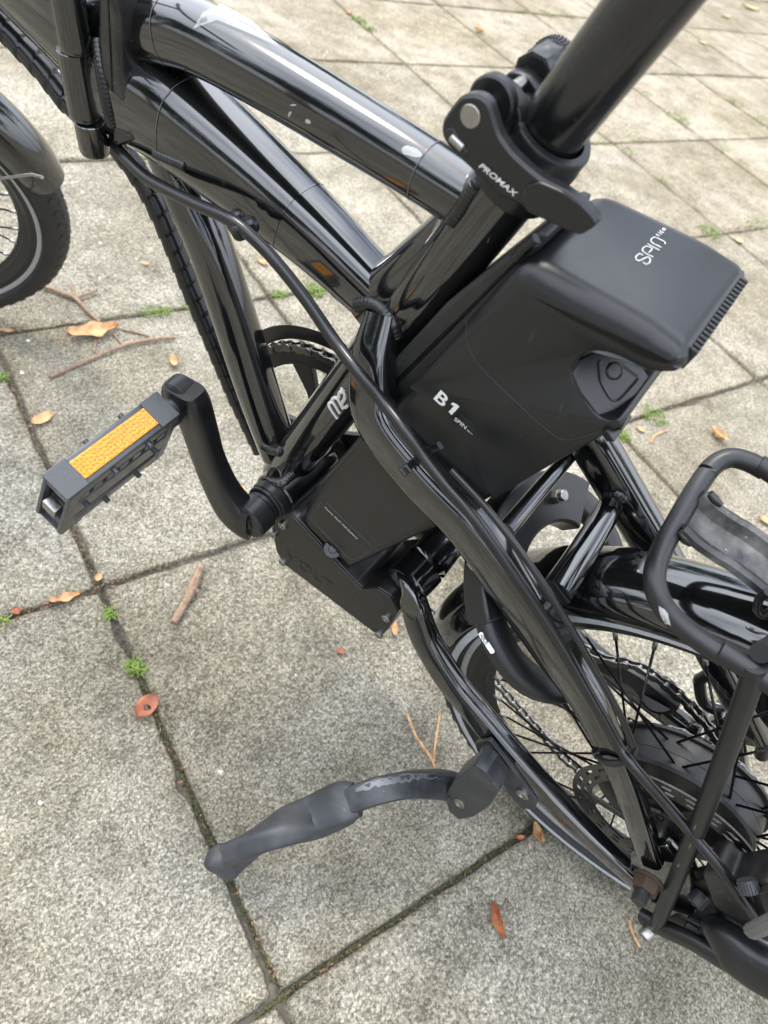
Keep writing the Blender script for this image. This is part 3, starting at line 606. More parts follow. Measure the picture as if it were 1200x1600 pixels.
# ---- wheels
def wheel(name, c, ax, R, y_hub, spokes, hubf):
    "c centre, ax axle direction (to the left); returns the wheel part; children are its pieces"
    ax = nrm(ax); f1_ = nrm(np.cross(np.array([0, 0, 1.0]), ax)) * -1; f1_ = f1_ if f1_[0] > 0 else -f1_; u1_ = np.cross(f1_, ax); u1_ = u1_ if u1_[2] > 0 else -u1_
    tr = .0235; rc_ = R - tr
    prof = []
    for k in range(25):
        a = radians(-106) + radians(212) * k / 24; kk = 1 + (.035 if abs(a) < .5 else 0); prof.append((tr * 1.02 * sin(a), rc_ + tr * cos(a) * kk))
    m = MB(); lathe(m, c, ax, prof + [(.0150, rc_ - tr * .42), (-.0150, rc_ - tr * .42)], 120, ref=(1, 0, .01), close=True)
    ty = obj(name + '_assembly', m, M['tyre'], bike); ty.name = name
    # tread blocks: raised lugs in two slanted rows each side
    m = MB(); nb = 68
    for k in range(nb):
        for sgn in (-1, 1):
            for off, ln, wd, tilt in ((.0060, .0056, .0036, .5), (.0150, .0062, .0040, .75)):
                th = 2 * pi * (k + (.5 if off > .01 else 0) + (.25 if sgn > 0 else 0)) / nb; h = off * sgn; a = np.arcsin(min(.98, abs(h) / tr)) * sgn
                rad_ = f1_ * cos(th) + u1_ * sin(th); tan_ = -f1_ * sin(th) + u1_ * cos(th); o_ = nrm(rad_ * cos(a) + ax * sin(a)); l_ = nrm(np.cross(o_, tan_))
                p = np.asarray(c) + rad_ * rc_ + o_ * (tr * 1.025); d1 = nrm(tan_ * cos(tilt) + l_ * sin(tilt) * sgn); d2 = np.cross(o_, d1)
                vs = [p + d1 * (i * ln) + d2 * (j * wd) + o_ * (.0005 if q else -.0012) for q in (0, 1) for i, j in ((-1, -1), (1, -1), (1, 1), (-1, 1))]
                m.add(vs, [(4, 5, 6, 7), (0, 1, 5, 4), (1, 2, 6, 5), (2, 3, 7, 6), (3, 0, 4, 7)])
    tag(obj('tread', m, M['tyre'], ty, smooth=False), kind='stuff')
    if name == 'rear_wheel':
      m = MB(); lathe(m, c, ax, [(tr * .985, rc_ - .0052), (tr * 1.03, rc_ - .0052), (tr * 1.035, rc_ + .0016), (tr * .985, rc_ + .0016)], 120, ref=(1, 0, .01), close=True); obj('reflective_stripe', m, M['reflective'], ty)
    m = MB()
    for sg in (-1, 1): lathe(m, c, ax, [(sg * .0230, rc_ - .0058), (sg * .0240, rc_ - .0054), (sg * .0242, rc_ - .0046), (sg * .0234, rc_ - .0042)], 100, ref=(1, 0, .01), close=True)
    obj('sidewall_bead', m, M['tyre'], ty)
    rr = R - .0322
    m = MB(); lathe(m, c, ax, [(.0145, rr), (.0125, rr - .001), (.0125, rr - .011), (.0105, rr - .016), (.006, rr - .024), (0, rr - .026), (-.006, rr - .024), (-.0105, rr - .016), (-.0125, rr - .011), (-.0125, rr - .001), (-.0145, rr), (-.0145, rr - .013), (0, rr - .030), (.0145, rr - .013)], 120, ref=(1, 0, .01), close=True)
    rim = obj('rim', m, M['rim'], ty)
    m = MB(); lathe(m, c, ax, [(.0140, rr + .0014), (.0172, rr + .0010), (.0176, rr - .0012), (.0168, rr - .0056), (.0140, rr - .0058)], 120, ref=(1, 0, .01), close=True); obj('rim_edge', m, M['rimedge'], rim) if False else obj('rim_edge', m, M['rimedge'], ty)
    # spokes share one mesh
    sm = MB(); cyl(sm, (0, 0, 0), (0, 0, 1), .0011, 8); sme = sm.mesh('spoke', M['spoke'])
    nm = MB(); cyl(nm, (0, 0, -.012), (0, 0, 0), .0021, 8); nme = nm.mesh('spoke_nipple', M['steel'])
    for k in range(spokes):
        th = 2 * pi * (k + .5) / spokes; side = 1 if k % 2 else -1; cr_ = radians(34) * (1 if (k // 2) % 2 else -1)
        pr_ = np.asarray(c) + (f1_ * cos(th) + u1_ * sin(th)) * (rr - .026); ph = th + cr_
        ph_ = np.asarray(c) + ax * (hubf[0] if side > 0 else hubf[1]) + (f1_ * cos(ph) + u1_ * sin(ph)) * hubf[2]
        d = pr_ - ph_; q = Vector(d).to_track_quat('Z', 'Y'); L = np.linalg.norm(d)
        link('spoke', sme, ty, Matrix.Translation(Vector(ph_)) @ q.to_matrix().to_4x4() @ Matrix.Diagonal((1, 1, L, 1)))
        link('spoke_nipple', nme, ty, Matrix.Translation(Vector(pr_)) @ q.to_matrix().to_4x4())
    return ty, f1_, u1_, rc_, tr, rr
RW = .2497; WC = np.array([0, 0.0, RW])
rw, rf1, ru1, rrc, rtr, rrr = wheel('rear_wheel', WC, Yv, RW, 0, 36, (.024, .004, .060))
m = MB(); lathe(m, WC, Yv, [(-.006, .02), (-.006, .0725), (-.003, .0728), (-.0022, .0690), (.0145, .0690), (.0148, .0686), (.0151, .0690), (.0265, .0684), (.0290, .0665), (.0305, .0630), (.0330, .056), (.0370, .044), (.0395, .030), (.046, .022), (.046, .010)], 96); hub = obj('hub_motor', m, M['grime'], rw, angle=25)
hub.data.materials[0] = dark('hub_casing', (.009, .009, .0095), .33, dust=.06, scr=.06, bump=.2, bscale=300)
m = MB(); cyl(m, WC + Yv * -.09, WC + Yv * .072, .006, 20, .0008); obj('axle', m, M['steel'], rw)
# sprocket behind the motor, with teeth
m = MB(); nt_ = 20; pts = []
for k in range(nt_):
    for a, r_ in ((.0, .040), (.25, .040), (.42, .0455), (.58, .0455), (.75, .040)): th = 2 * pi * (k + a) / nt_; pts.append((r_ * cos(th), RW + r_ * sin(th)))
rprism(m, pts, -.0215, -.0190, .0, XZ); obj('sprocket', m, M['chaindark'], rw)
# brake rotor with slots
m = MB(); RY = .047
def rot_(r, th, h): return WC + np.array([r * cos(th), RY + h, r * sin(th)])
na = 96; rs_ = [.062, .0655, .069, .0725, .076, .080]
for k in range(na):
    for i in range(5):
        if i in (1, 3) and (k + (i == 3) * 2) % 4 < 2: continue
        a0, a1 = 2 * pi * (k + i * .7) / na, 2 * pi * (k + 1 + i * .7) / na; b0, b1 = 2 * pi * (k + (i + 1) * .7) / na, 2 * pi * (k + 1 + (i + 1) * .7) / na
        q = [rot_(rs_[i], a0, 0), rot_(rs_[i], a1, 0), rot_(rs_[i + 1], b1, 0), rot_(rs_[i + 1], b0, 0)]
        m.add(q + [p + Yv * .0018 for p in q], [(0, 1, 2, 3), (4, 5, 6, 7), (0, 1, 5, 4), (1, 2, 6, 5), (2, 3, 7, 6), (3, 0, 4, 7)])
for k in range(6):
    a = 2 * pi * k / 6; b_ = a + .55; d = nrm(rot_(.064, b_, 0) - rot_(.024, a, 0)); mid = (rot_(.064, b_, .0009) + rot_(.024, a, .0009)) / 2
    box(m, mid, (d, np.cross(Yv, d), Yv), (np.linalg.norm(rot_(.064, b_, 0) - rot_(.024, a, 0)) / 2, .0045, .0009), .0003)
lathe(m, WC + Yv * (RY - .0005), Yv, [(0, .016), (.0028, .016), (.0028, .030), (0, .030)], 40, close=True)
obj('brake_rotor', m, M['rotor'], rw, smooth=False)
for k in range(6):
    a = 2 * pi * k / 6; m = MB(); capbolt(m, rot_(.023, a, .0022), Yv, .0036, .0025); obj('rotor_bolt', m, M['grime'], rw)
# tyre lettering on the shoulder
tl = MB()
def sidetext(body, th0, dth, r, mat, parent, size):
    for i, ch in enumerate(body):
        th = th0 - dth * i; rd_ = np.array([cos(th), 0, sin(th)]); tn = np.array([sin(th), 0, -cos(th)])
        text('lettering', ch, mat, WC + rd_ * r + Yv * .0222, tn, rd_ + Yv * -.45, size, parent, ext=.0004)
sidetext('MARATHON', radians(166), radians(2.0), rrc - .0105, 'rim', rw, .0085) if False else None
# front wheel, turned to the left
st_ = .7067; fn = nrm([-sin(st_), cos(st_), -.2498]); FC = np.array([1.133, .0069, .2351])
fw, ff1, fu1, frc, ftr, frr = wheel('front_wheel', FC, fn, .2470, 0, 36, (.020, -.020, .020))
m = MB(); lathe(m, FC, fn, [(-.05, .008), (-.034, .012), (-.028, .024), (-.024, .024), (-.022, .015), (.022, .015), (.024, .024), (.028, .024), (.034, .012), (.05, .008)], 40); obj('hub', m, M['alloy'], fw)
def mudguard(name, c, ax, R, a0, a1, half, f1_, u1_, lip=.020, n=60):
    "thin curved shell over the tyre, angles measured from the forward direction up"
    m = MB(); ks = 12; vs = []; fs = []
    sec = [(half * sin(radians(t)), R - half * .62 + half * .62 * cos(radians(t))) for t in np.linspace(-88, 88, ks)]
    sec = [(-half * 1.0, sec[0][1] - lip)] + sec + [(half * 1.0, sec[-1][1] - lip)]
    ins = [(s_[0] * .955, s_[1] - .0016) for s_ in sec][::-1]; ring = sec + ins; nr = len(ring)
    for i in range(n + 1):
        th = a0 + (a1 - a0) * i / n; e = min(i, n - i); k = 1 if e > 2 else (.80 + .1 * e if e < 2 else .97)
        for h, r_ in ring: vs.append(np.asarray(c) + ax * h * k + (f1_ * cos(th) + u1_ * sin(th)) * r_)
    for i in range(n):
        for j in range(nr): j2 = (j + 1) % nr; fs.append((i * nr + j, i * nr + j2, (i + 1) * nr + j2, (i + 1) * nr + j))
    fs.append(tuple(range(nr))); fs.append(tuple(n * nr + j for j in range(nr))[::-1])
    m.add(vs, fs); TREES[name] = bvh(m); return obj(name, m, M['paint'], bike, angle=50)
rmg = mudguard('rear_mudguard', WC, Yv, RW + .013, radians(-2), radians(205), .030, np.array([1.0, 0, 0]), np.array([0, 0, 1.0]), .012)
fmg = mudguard('front_mudguard', FC, fn, .247 + .016, radians(168), radians(20), .030, ff1, fu1, .016)
m = MB(); lathe(m, WC, Yv, [(0.0285, RW - .0005), (.0300, RW - .0005), (.0300, RW + .0003), (.0285, RW + .0003)], 8); 
# stay of the front mudguard
def fang(th, r, h): return FC + (ff1 * cos(th) + fu1 * sin(th)) * r + fn * h
FTH = radians(168)
m = MB(); wire(m, [FC + fn * .05, P(0, 279, .0), P(66, 277, .0)], .0015, 8, n=2); obj('mudguard_stay', m, M['steel'], fmg)

# maker's line on the tyre shoulder, sticker on the front mudguard
pA, pB = P(704, 1020, .0228), P(750, 984, .0228); tA, tB = (atan2(p_[2] - RW, p_[0]) for p_ in (pA, pB)); rM = .5 * (hypot(pA[0], pA[2] - RW) + hypot(pB[0], pB[2] - RW))
for i_, ch_ in enumerate('MARATHON'):
    th = tA + (tB - tA) * i_ / 7.5; rd_ = np.array([cos(th), 0, sin(th)]); sgn_ = 1 if tB > tA else -1; tn = np.array([-sin(th), 0, cos(th)]) * sgn_
    text('lettering', ch_, 'linegrey', WC + rd_ * (rrc + .0050) + Yv * (rtr * 1.02), tn, rd_ * sgn_ * -1 if sgn_ < 0 else rd_, .0072, rw, ext=.0003)
def sticker(tree, pts, mat, parent):
    q = [hit(tree, a, b_, .0003) for a, b_ in pts]
    if all(x[0] is not None for x in q): m = MB(); m.add([x[0] for x in q], [tuple(range(len(q)))]); obj('sticker', m, M[mat], parent, smooth=False)
sticker(TREES['front_mudguard'], [(91, 228), (97, 231), (96, 247), (91, 244)], 'white', fmg); sticker(TREES['front_mudguard'], [(99, 236), (104, 240), (105, 256), (99, 250)], 'linegrey', fmg)

# ---- ring lock round the rear tyre
ph = radians(35); lc = np.array([.230 * cos(ph), -.005, RW + .230 * sin(ph) - .002]); lrho = np.array([cos(ph), 0, sin(ph)]); ltan = np.array([-sin(ph), 0, cos(ph)])
m = MB(); path = []; RL = .078
for k in range(41):
    a = radians(-68) + radians(316) * k / 40; path.append(lc + Yv * (-RL * sin(a + pi / 2 - pi / 2) if False else RL * cos(a)) + lrho * (RL * sin(a)))
sweep(m, path, [.0125] * 41, 16, ref=ltan, lat=.62, pw=3); lock = obj('frame_lock', m, M['satin'], bike); TREES['lock'] = bvh(m)
def lk(u, v, h): return lc + Yv * u + lrho * v + ltan * h
m = MB(); pts = [( .092 * cos(a), .092 * sin(a)) for a in np.linspace(radians(25), radians(155), 22)] + [(.050 * cos(a), .050 * sin(a)) for a in np.linspace(radians(155), radians(25), 18)]
rprism(m, pts, -.010, .012, .003, lk, 3); obj('lock_body', m, M['satin'], lock); TREES['lockbody'] = bvh(m)
h_, n_ = hit(TREES['lockbody'], 868, 776, 0)
if h_ is None: h_, n_ = P(868, 776, -.005), nrm([-.3, .2, .9])
m = MB(); hexbolt(m, h_ - n_ * .001, n_, .0062, .006); lathe(m, h_, n_, [(.005, .0045), (.009, .0045), (.0095, .004)], 20); obj('lock_bolt', m, M['steel'], lock)
c0 = [hit(TREES['lock'], a, b_, .0003)[0] for a, b_ in ((753, 992), (768, 1016))]
if all(x is not None for x in c0):
    m = MB(); u = c0[1] - c0[0]; q = hit(TREES['lock'], 762, 1001, 0); vv = np.cross(q[1], nrm(u))
    pts = roundpoly([(-.0022, -.0018), (np.linalg.norm(u) + .0022, -.0018), (np.linalg.norm(u) + .0022, .0018), (-.0022, .0018)], .0017, 5)
    rprism(m, pts, 0, .0005, 0, lambda a, b_, h: c0[0] + nrm(u) * a + vv * b_ + q[1] * h); bd = obj('badge', m, M['white'], lock, smooth=False)
    text('lettering', 'ABUS', 'rim', c0[0] + q[1] * .0007 - vv * .0012 - nrm(u) * .0008, u, vv, .0034, lock)

# ---- crank, bottom bracket, chainring, chain
m = MB(); cyl(m, bb + Yv * .0335, bb + Yv * .0440, .0205, 10, .001); cyl(m, bb + Yv * .044, bb + Yv * .0475, .0195, 32, .0008); cyl(m, bb + Yv * .047, bb + Yv * .056, .0165, 32, .001); obj('bottom_bracket_cup', m, M['satin'], bike)
m = MB(); path, rr = ptube(m, [(397, 812, .063, 92), (372, 798, .066, 88), (346, 760, .070, 74), (324, 710, .075, 68), (308, 660, .079, 74), (293, 622, .082, 86), (287, 605, .083, 78)], 36, 7, lat=.62, pw=4.6)
ca, cb = path[0], path[-1]; TREES['crank'] = bvh(m); crank = obj('crank_arm', m, M['alloy'], bike)
ce = P(287, 622, .082)
m = MB(); cyl(m, ce + Yv * -.0085, ce + Yv * .0085, .0168, 36, .002); obj('crank_boss', m, M['alloy'], crank)
m = MB(); cyl(m, bb + Yv * .052, bb + Yv * .073, .0190, 36, .002); obj('crank_boss', m, M['alloy'], crank)
m = MB(); capbolt(m, bb + Yv * .0725, Yv, .007, .002); obj('crank_bolt', m, M['alloy'], crank)
YC = -.050; cc = bb + Yv * YC
def cring(r, th, h): return cc + np.array([r * cos(th), h, r * sin(th)])
m = MB(); lathe(m, cc, Yv, [(-.010, .112), (-.010, .124), (-.0075, .126), (-.0075, .112)], 120, close=True); guard = obj('chain_guard', m, M['satin'], bike)
m = MB(); lathe(m, cc, Yv, [(-.0012, .091), (-.0012, .107), (.0012, .107), (.0012, .091)], 120, close=True)
for k in range(5):
    a = radians(62 + 72 * k); pts = [(.018, -.013), (.06, -.006), (.094, -.013), (.094, .013), (.06, .006), (.018, .013)]
    d = np.array([cos(a), 0, sin(a)]); e = np.array([-sin(a), 0, cos(a)]); rprism(m, roundpoly(pts, .006, 3), -.004, .002, .0008, lambda u, v, h: cc + d * u + e * v + Yv * h, 2)
cyl(m, cc + Yv * -.006, cc + Yv * .006, .026, 40, .001)
nt2 = 52
for k in range(nt2):
    a = 2 * pi * (k + .5) / nt2; d = np.array([cos(a), 0, sin(a)]); e = np.array([-sin(a), 0, cos(a)]); rprism(m, [(.106, -.0035), (.1105, -.0012), (.1105, .0012), (.106, .0035)], -.001, .001, 0, lambda u, v, h: cc + d * u + e * v + Yv * h)
obj('chainring', m, M['satin'], bike, smooth=True)
m = MB(); rpath = [cc + Yv * -.012, cc + Yv * -.018 + np.array([-.09, 0, -.05]), cc + Yv * -.024 + np.array([-.14, 0, -.075])]; sweep(m, crom(rpath, 6), [.014] * 13, 16, lat=.5, pw=3); obj('crank_arm', m, M['alloy'], bike)
# chain links: one outer and one inner link mesh, laid along the chain line
def linkmesh(outer):
    m = MB(); w_ = .0034 if outer else .0022
    for sg in (-1, 1):
        pts = [(-.0063 + .0042 * cos(a), .0042 * sin(a)) for a in np.linspace(pi / 2, 3 * pi / 2, 6)] + [(0, -.0028)] + [(.0063 + .0042 * cos(a), .0042 * sin(a)) for a in np.linspace(-pi / 2, pi / 2, 6)] + [(0, .0028)]
        rprism(m, pts, sg * w_ - .0005, sg * w_ + .0005, 0, lambda u, v, h: (u, h, v))
    for sx in (-.0063, .0063): cyl(m, (sx, -w_ - (.0008 if outer else 0), 0), (sx, w_ + (.0008 if outer else 0), 0), .0026 if not outer else .0019, 8)
    return m.mesh('chain_link', M['chain'], True, 40)
lms = [linkmesh(False), linkmesh(True)]
sp = WC + Yv * -.020
chp = [P(424, 505, YC) * 0 + cring(.109, radians(140), 0)] + [cring(.109, radians(t), 0) for t in range(130, 60, -8)]
up0 = cring(.109, radians(62), 0)
chain = bpy.data.objects.new('chain', None); COL.objects.link(chain); chain.parent = bike
lower = [P(757, 1047, -.046), P(818, 1115, -.046), P(882, 1185, -.046), P(930, 1222, -.05)]
upper = [cring(.109, radians(t), 0) for t in range(-90, 112, 10)] + [P(880, 985, -.040), P(1005, 1045, -.040), P(1080, 1105, -.036), P(1128, 1162, -.030)]
wrap = [sp + np.array([.0455 * cos(a), 0, .0455 * sin(a)]) for a in np.linspace(radians(62), radians(250), 14)]
shine = [P(985, 1128, -.026), P(1010, 1137, -.026), P(1060, 1146, -.026), P(1115, 1172, -.026), P(1160, 1205, -.026), P(1196, 1250, -.026), P(1215, 1300, -.026)]
first = cring(.109, radians(250), 0)
low_full = [cring(.109, radians(t), 0) for t in (268, 260, 252)] + lower
cnt = 0
for path in (upper, shine, low_full):
    q = crom(path, 20); s_ = 0; acc = 0; pos = [q[0]]; k = 0
    seg = [np.linalg.norm(q[i + 1] - q[i]) for i in range(len(q) - 1)]; cum = np.concatenate([[0], np.cumsum(seg)]); tot = cum[-1]; arr = np.array(q)
    for i in range(int(tot / .0127)):
        sa, sb = i * .0127, (i + 1) * .0127; a = np.array([np.interp(sa, cum, arr[:, j]) for j in range(3)]); b_ = np.array([np.interp(sb, cum, arr[:, j]) for j in range(3)])
        x = nrm(b_ - a); z = nrm(np.cross(x, Yv)); y = np.cross(z, x); mm = Matrix.Identity(4)
        for r_ in range(3): mm[r_][0] = x[r_]; mm[r_][1] = y[r_]; mm[r_][2] = z[r_]; mm[r_][3] = (a[r_] + b_[r_]) / 2
        link('chain_link', lms[i % 2], chain, mm); cnt += 1
# chain tube guard and derailleur cage on the far side
m = MB(); plate(m, [(905, 1005), (930, 1018), (1000, 1058), (1062, 1106), (1050, 1118), (1020, 1104), (985, 1072), (940, 1050), (905, 1030)], -.062, -.054, .001, .004, yref=-.055); obj('chain_guide', m, M['satin'], bike)
m = MB(); q = [P(1092, 1062, -.075), P(1100, 1098, -.075), P(1135, 1112, -.075), P(1160, 1098, -.075), P(1150, 1070, -.075), P(1120, 1050, -.075), P(1092, 1062, -.075)]; wire(m, q, .0055, 10)
plate(m, [(1155, 1090), (1200, 1050), (1215, 1120), (1185, 1150), (1160, 1170), (1150, 1130)], -.08, -.07, .002, .004, yref=-.07); cyl(m, P(1030, 1085, -.075), P(1030, 1085, -.06), .018, 24, .002)
der = obj('rear_derailleur', m, M['satin'], bike)
m = MB(); plate(m, [(930, 1200), (955, 1190), (1010, 1170), (1015, 1185), (965, 1215), (940, 1225)], -.058, -.052, .001, .004, yref=-.05); cyl(m, P(945, 1210, -.056), P(945, 1210, -.044), .012, 20, .001); obj('derailleur_cage', m, M['satin'], bike)

# ---- left pedal
tt = radians(19); pd_ = np.array([sin(tt), 0, -cos(tt)]); ps_ = np.array([-cos(tt), 0, -sin(tt)]); fc_ = P(180, 692, .152); pc = fc_ + pd_ * .037
pmid = pc.copy()
def pf(u, v, h): return pc + pd_ * u + Yv * v + ps_ * h      # u down from the reflector, v outward, h across the thickness
m = MB(); cyl(m, pf(0, -.066, 0), pf(0, .046, 0), .0085, 24, .001); cyl(m, ce + Yv * .008, np.array([ce[0], pc[1] - .045, ce[2]]), .0065, 20)
ped = obj('pedal', m, M['pedal'], bike)
for sg in (-1, 1):
    m = MB(); n0 = -.037 if sg < 0 else .022
    box(m, pf(n0 + .0075, 0, 0), (pd_, ps_, Yv), (.0075, .0118, .050), .0012); hs = obj('reflector_housing', m, M['pedal'], ped)
    fz = n0 - .0001 if sg < 0 else n0 + .0151; o_ = -pd_ if sg < 0 else pd_
    for v_, hl in ((-.042, .0085), (.043, .0095)):
        m = MB(); box(m, pf(fz, v_, 0) + o_ * .0006, (Yv, ps_, o_), (hl, .0119, .0010), .0006); obj('end_cap', m, M['pedal'], hs)
    m = MB(); box(m, pf(fz, 0, 0) + o_ * .0005, (Yv, ps_, o_), (.0335, .0078, .0006), .0004); rf = obj('reflector', m, M['amber'], hs)
    m = MB()
    for i in range(22):
        for j in range(5):
            c_ = pf(fz, -.0315 + .003 * i, -.0062 + .0031 * j + (.0007 if i % 2 else 0)) + o_ * .0010; lathe(m, c_, o_, [(0, .00125), (.0005, .0011), (.0008, .0006)], 6)
    tag(obj('reflector_prism', m, M['amber'], hs), kind='stuff')
for v_ in (-.046, .046):                          # side cheeks joining the two housings
    for h_ in (-.0105, .0105):
        m = MB(); c_ = pf(0, v_, h_); box(m, c_, (pd_, Yv, ps_), (.0345, .0040, .0018), .0009); obj('cheek', m, M['pedal'], ped)
for h_ in (-.0125, .0125):
    m = MB(); box(m, pf(.001, 0, h_ * .86), (pd_, Yv, ps_), (.011, .044, .0014), .0009)
    for k in range(7): box(m, pf(-.019, -.036 + .012 * k, h_ * .86), (pd_, Yv, ps_), (.004, .004, .0014), .0006)
    obj('tread_bar', m, M['pedal'], ped)
    for (u_, v_) in ((-.030, -.02), (-.030, .012), (.030, -.02), (.030, .012), (.0, -.032), (.0, .034)):
        m = MB(); cyl(m, pf(u_, v_, h_ * .8), pf(u_, v_, h_ * 1.28), .0022, 12, .0004); obj('traction_pin', m, M['pedal'], ped)
m = MB(); box(m, pf(.0, .052, 0), (pd_, Yv, ps_), (.006, .004, .006), .001); obj('axle_cap', m, M['steel'], ped)
for h_ in (-.0105, .0105):                        # pointed outer cage plates
    m = MB(); pts = [(-.036, .036), (-.034, .050), (.030, .056), (.036, .052), (.036, .044), (-.02, .040)]
    rprism(m, roundpoly(pts, .003, 3), h_ - .0016, h_ + .0016, .0008, lambda u, v, h: pf(u, v, h), 2); obj('cage_plate', m, M['pedal'], ped)

# ---- kickstand
m = MB(); plate(m, [(742, 1160), (765, 1155), (840, 1250), (835, 1265), (815, 1262), (748, 1178)], .066, .071, .001, .004, yref=.07); ks = obj('kickstand', m, M['standmetal'], bike)
m = MB(); plate(m, [(716, 1208), (748, 1182), (766, 1192), (788, 1224), (772, 1248), (748, 1265), (724, 1270), (708, 1256), (702, 1232)], .078, .099, .0014, .004, yref=.09, k=2); obj('bracket', m, M['standmetal'], ks)
for a, b_ in ((762, 1174), (818, 1238)): m = MB(); capbolt(m, P(a, b_, .0705), Yv, .0066, .004); obj('bolt', m, M['steel'], ks)
m = MB(); capbolt(m, P(719, 1254, .099), nrm([.1, 1, .2]), .0060, .0025); obj('pivot_bolt', m, M['steel'], ks)
m = MB(); ptube(m, [(712, 1232, .085, 54), (690, 1226, .094, 52), (640, 1226, .125, 50), (590, 1236, .150, 50), (545, 1252, .170, 48), (500, 1270, .19, 40)], 32, 6, ref=(.25, .5, .75), lat=.66, pw=5); TREES['ksleg'] = bvh(m); kleg = obj('leg', m, M['standmetal'], ks, angle=28)
m = MB(); top_ = []
for x_ in range(556, 700, 6):                     # the worn upper arris, bare metal
    yy = [y_ for y_ in range(1190, 1290) if hit(TREES['ksleg'], x_, y_)[0] is not None]
    if len(yy) > 12: top_.append((hit(TREES['ksleg'], x_, yy[0] + 4 + random.uniform(0, 3), .00025)[0], hit(TREES['ksleg'], x_, yy[0] + 15 + random.uniform(-3, 6), .00025)[0]))
if len(top_) > 2:
    m.add([p for x in top_ for p in x], [(2 * i, 2 * i + 1, 2 * i + 3, 2 * i + 2) for i in range(len(top_) - 1)])
    obj('worn_edge', m, dark('worn_bare_alloy', (.16, .165, .17), .45, dust=.7, dustcol=(.04, .04, .042), scr=.4, metal=.5, bump=.5, bscale=260), kleg)
m = MB(); ptube(m, [(558, 1249, .164, 60), (535, 1256, .174, 76), (490, 1276, .195, 78), (440, 1294, .222, 78), (400, 1314, .243, 74), (368, 1335, .260, 74), (350, 1348, .2715, 70), (345, 1352, .2740, 56)], 40, 10, ref=(.25, .5, .75), lat=.60, pw=3.6, twist=lambda t: -.15 + 2.7 * t); obj('rubber_foot', m, M['foot'], ks, angle=50)

# ---- luggage rack
RR = .0066
zr = P(1195, 1062, .06)[2]
rk = [np.array([-.24, 0, zr]), np.array([-.235, -.05, zr]), np.array([-.20, -.06, zr]), P(1250, 770, -.06), P(1195, 735, -.06), P(1165, 720, -.059), P(1138, 716, -.055), P(1112, 730, -.045), P(1085, 768, -.022), P(1055, 820, .008), P(1033, 862, .032), P(1023, 895, .048), P(1026, 925, .057), P(1042, 955, .060), P(1080, 990, .060), P(1130, 1024, .060), P(1195, 1062, .060), np.array([-.20, .06, zr]), np.array([-.235, .05, zr]), np.array([-.24, 0, zr])]
m = MB(); sweep(m, crom(rk, 8), [RR] * ((len(rk) - 1) * 8 + 1), 20); rack = obj('luggage_rack', m, M['rackpaint'], bike); TREES['rack'] = bvh(m)
m = MB(); sweep(m, crom([P(1180, 1040, .060), P(1165, 1090, .064), P(1100, 1268, .074), P(1045, 1400, .082), P(1026, 1446, .084)], 6), [RR] * 25, 20); TREES['strut'] = bvh(m); obj('strut', m, M['rackpaint'], rack)
m = MB(); sweep(m, crom([P(1225, 830, -.062), P(1225, 1000, -.07), P(1190, 1180, -.08)], 6), [RR] * 13, 16); obj('strut', m, M['rackpaint'], rack)
# centre slat: a shallow channel
sl = crom([P(1078, 800, -.002), P(1100, 822, -.002), P(1135, 846, -.002), P(1185, 880, -.002), np.array([-.02, -.002, zr - .004]), np.array([-.24, -.002, zr])], 5)
prof = [(-.021, .001), (-.0195, .0045), (-.0165, .0058), (-.0135, .0048), (-.010, -.0022), (.010, -.0022), (.0135, .0048), (.0165, .0058), (.0195, .0045), (.021, .001), (.020, .000), (.0165, .0030), (.0125, -.0045), (-.0125, -.0045), (-.0165, .0030), (-.020, .000)]
m = MB(); vs = []; npf = len(prof)
for i, p in enumerate(sl):
    t = nrm(sl[min(i + 1, len(sl) - 1)] - sl[max(i - 1, 0)]); up = nrm(np.cross(Yv, t)); up = up if up[2] > 0 else -up
    vs += [p + Yv * a + up * b_ for a, b_ in prof]
m.add(vs, [(i * npf + j, i * npf + (j + 1) % npf, (i + 1) * npf + (j + 1) % npf, (i + 1) * npf + j) for i in range(len(sl) - 1) for j in range(npf)] + [tuple(range(npf))])
obj('slat', m, dark('dusty_slat', (.010, .0105, .011), .38, dust=.42, dustcol=(.34, .33, .31), scr=.10, bump=.1), rack, angle=35); slat = rack.children[-1]
for y_ in (-.019, .017): m = MB(); ptube(m, [(0, 0, 0, 0)] * 0 or [(1084 - y_ * 1300, 803 + y_ * 1700, y_, 13), (1092 - y_ * 1300, 813 + y_ * 1700, y_, 16), (1102 - y_ * 1300, 822 + y_ * 1700, y_, 10)], 10, 4); obj('weld', m, M['weld'], rack)
m = MB(); wire(m, [P(1200, 925, .03), P(1187, 935, .03), P(1184, 952, .03), P(1194, 962, .03), P(1212, 950, .03), P(1240, 930, .03)], .0026, 12); obj('hook', m, M['cable'], rack)
m = MB(); wire(m, [P(1188, 1020, .055), P(1215, 1000, .02), P(1240, 960, -.03)], RR * .9, 14); obj('cross_bar', m, M['rackpaint'], rack)
# foot plate of the rack and its bolt
m = MB(); ptube(m, [(1003, 1432, .083, 40), (1030, 1447, .084, 42), (1080, 1470, .085, 44), (1140, 1505, .086, 50), (1210, 1540, .087, 60)], 20, 5, lat=.55, pw=3); obj('foot_plate', m, M['rackpaint'], rack)
m = MB(); capbolt(m, P(1014, 1455, .089), nrm([.25, 1, -.15]), .0062, .0085); obj('bolt', m, M['steel'], rack)
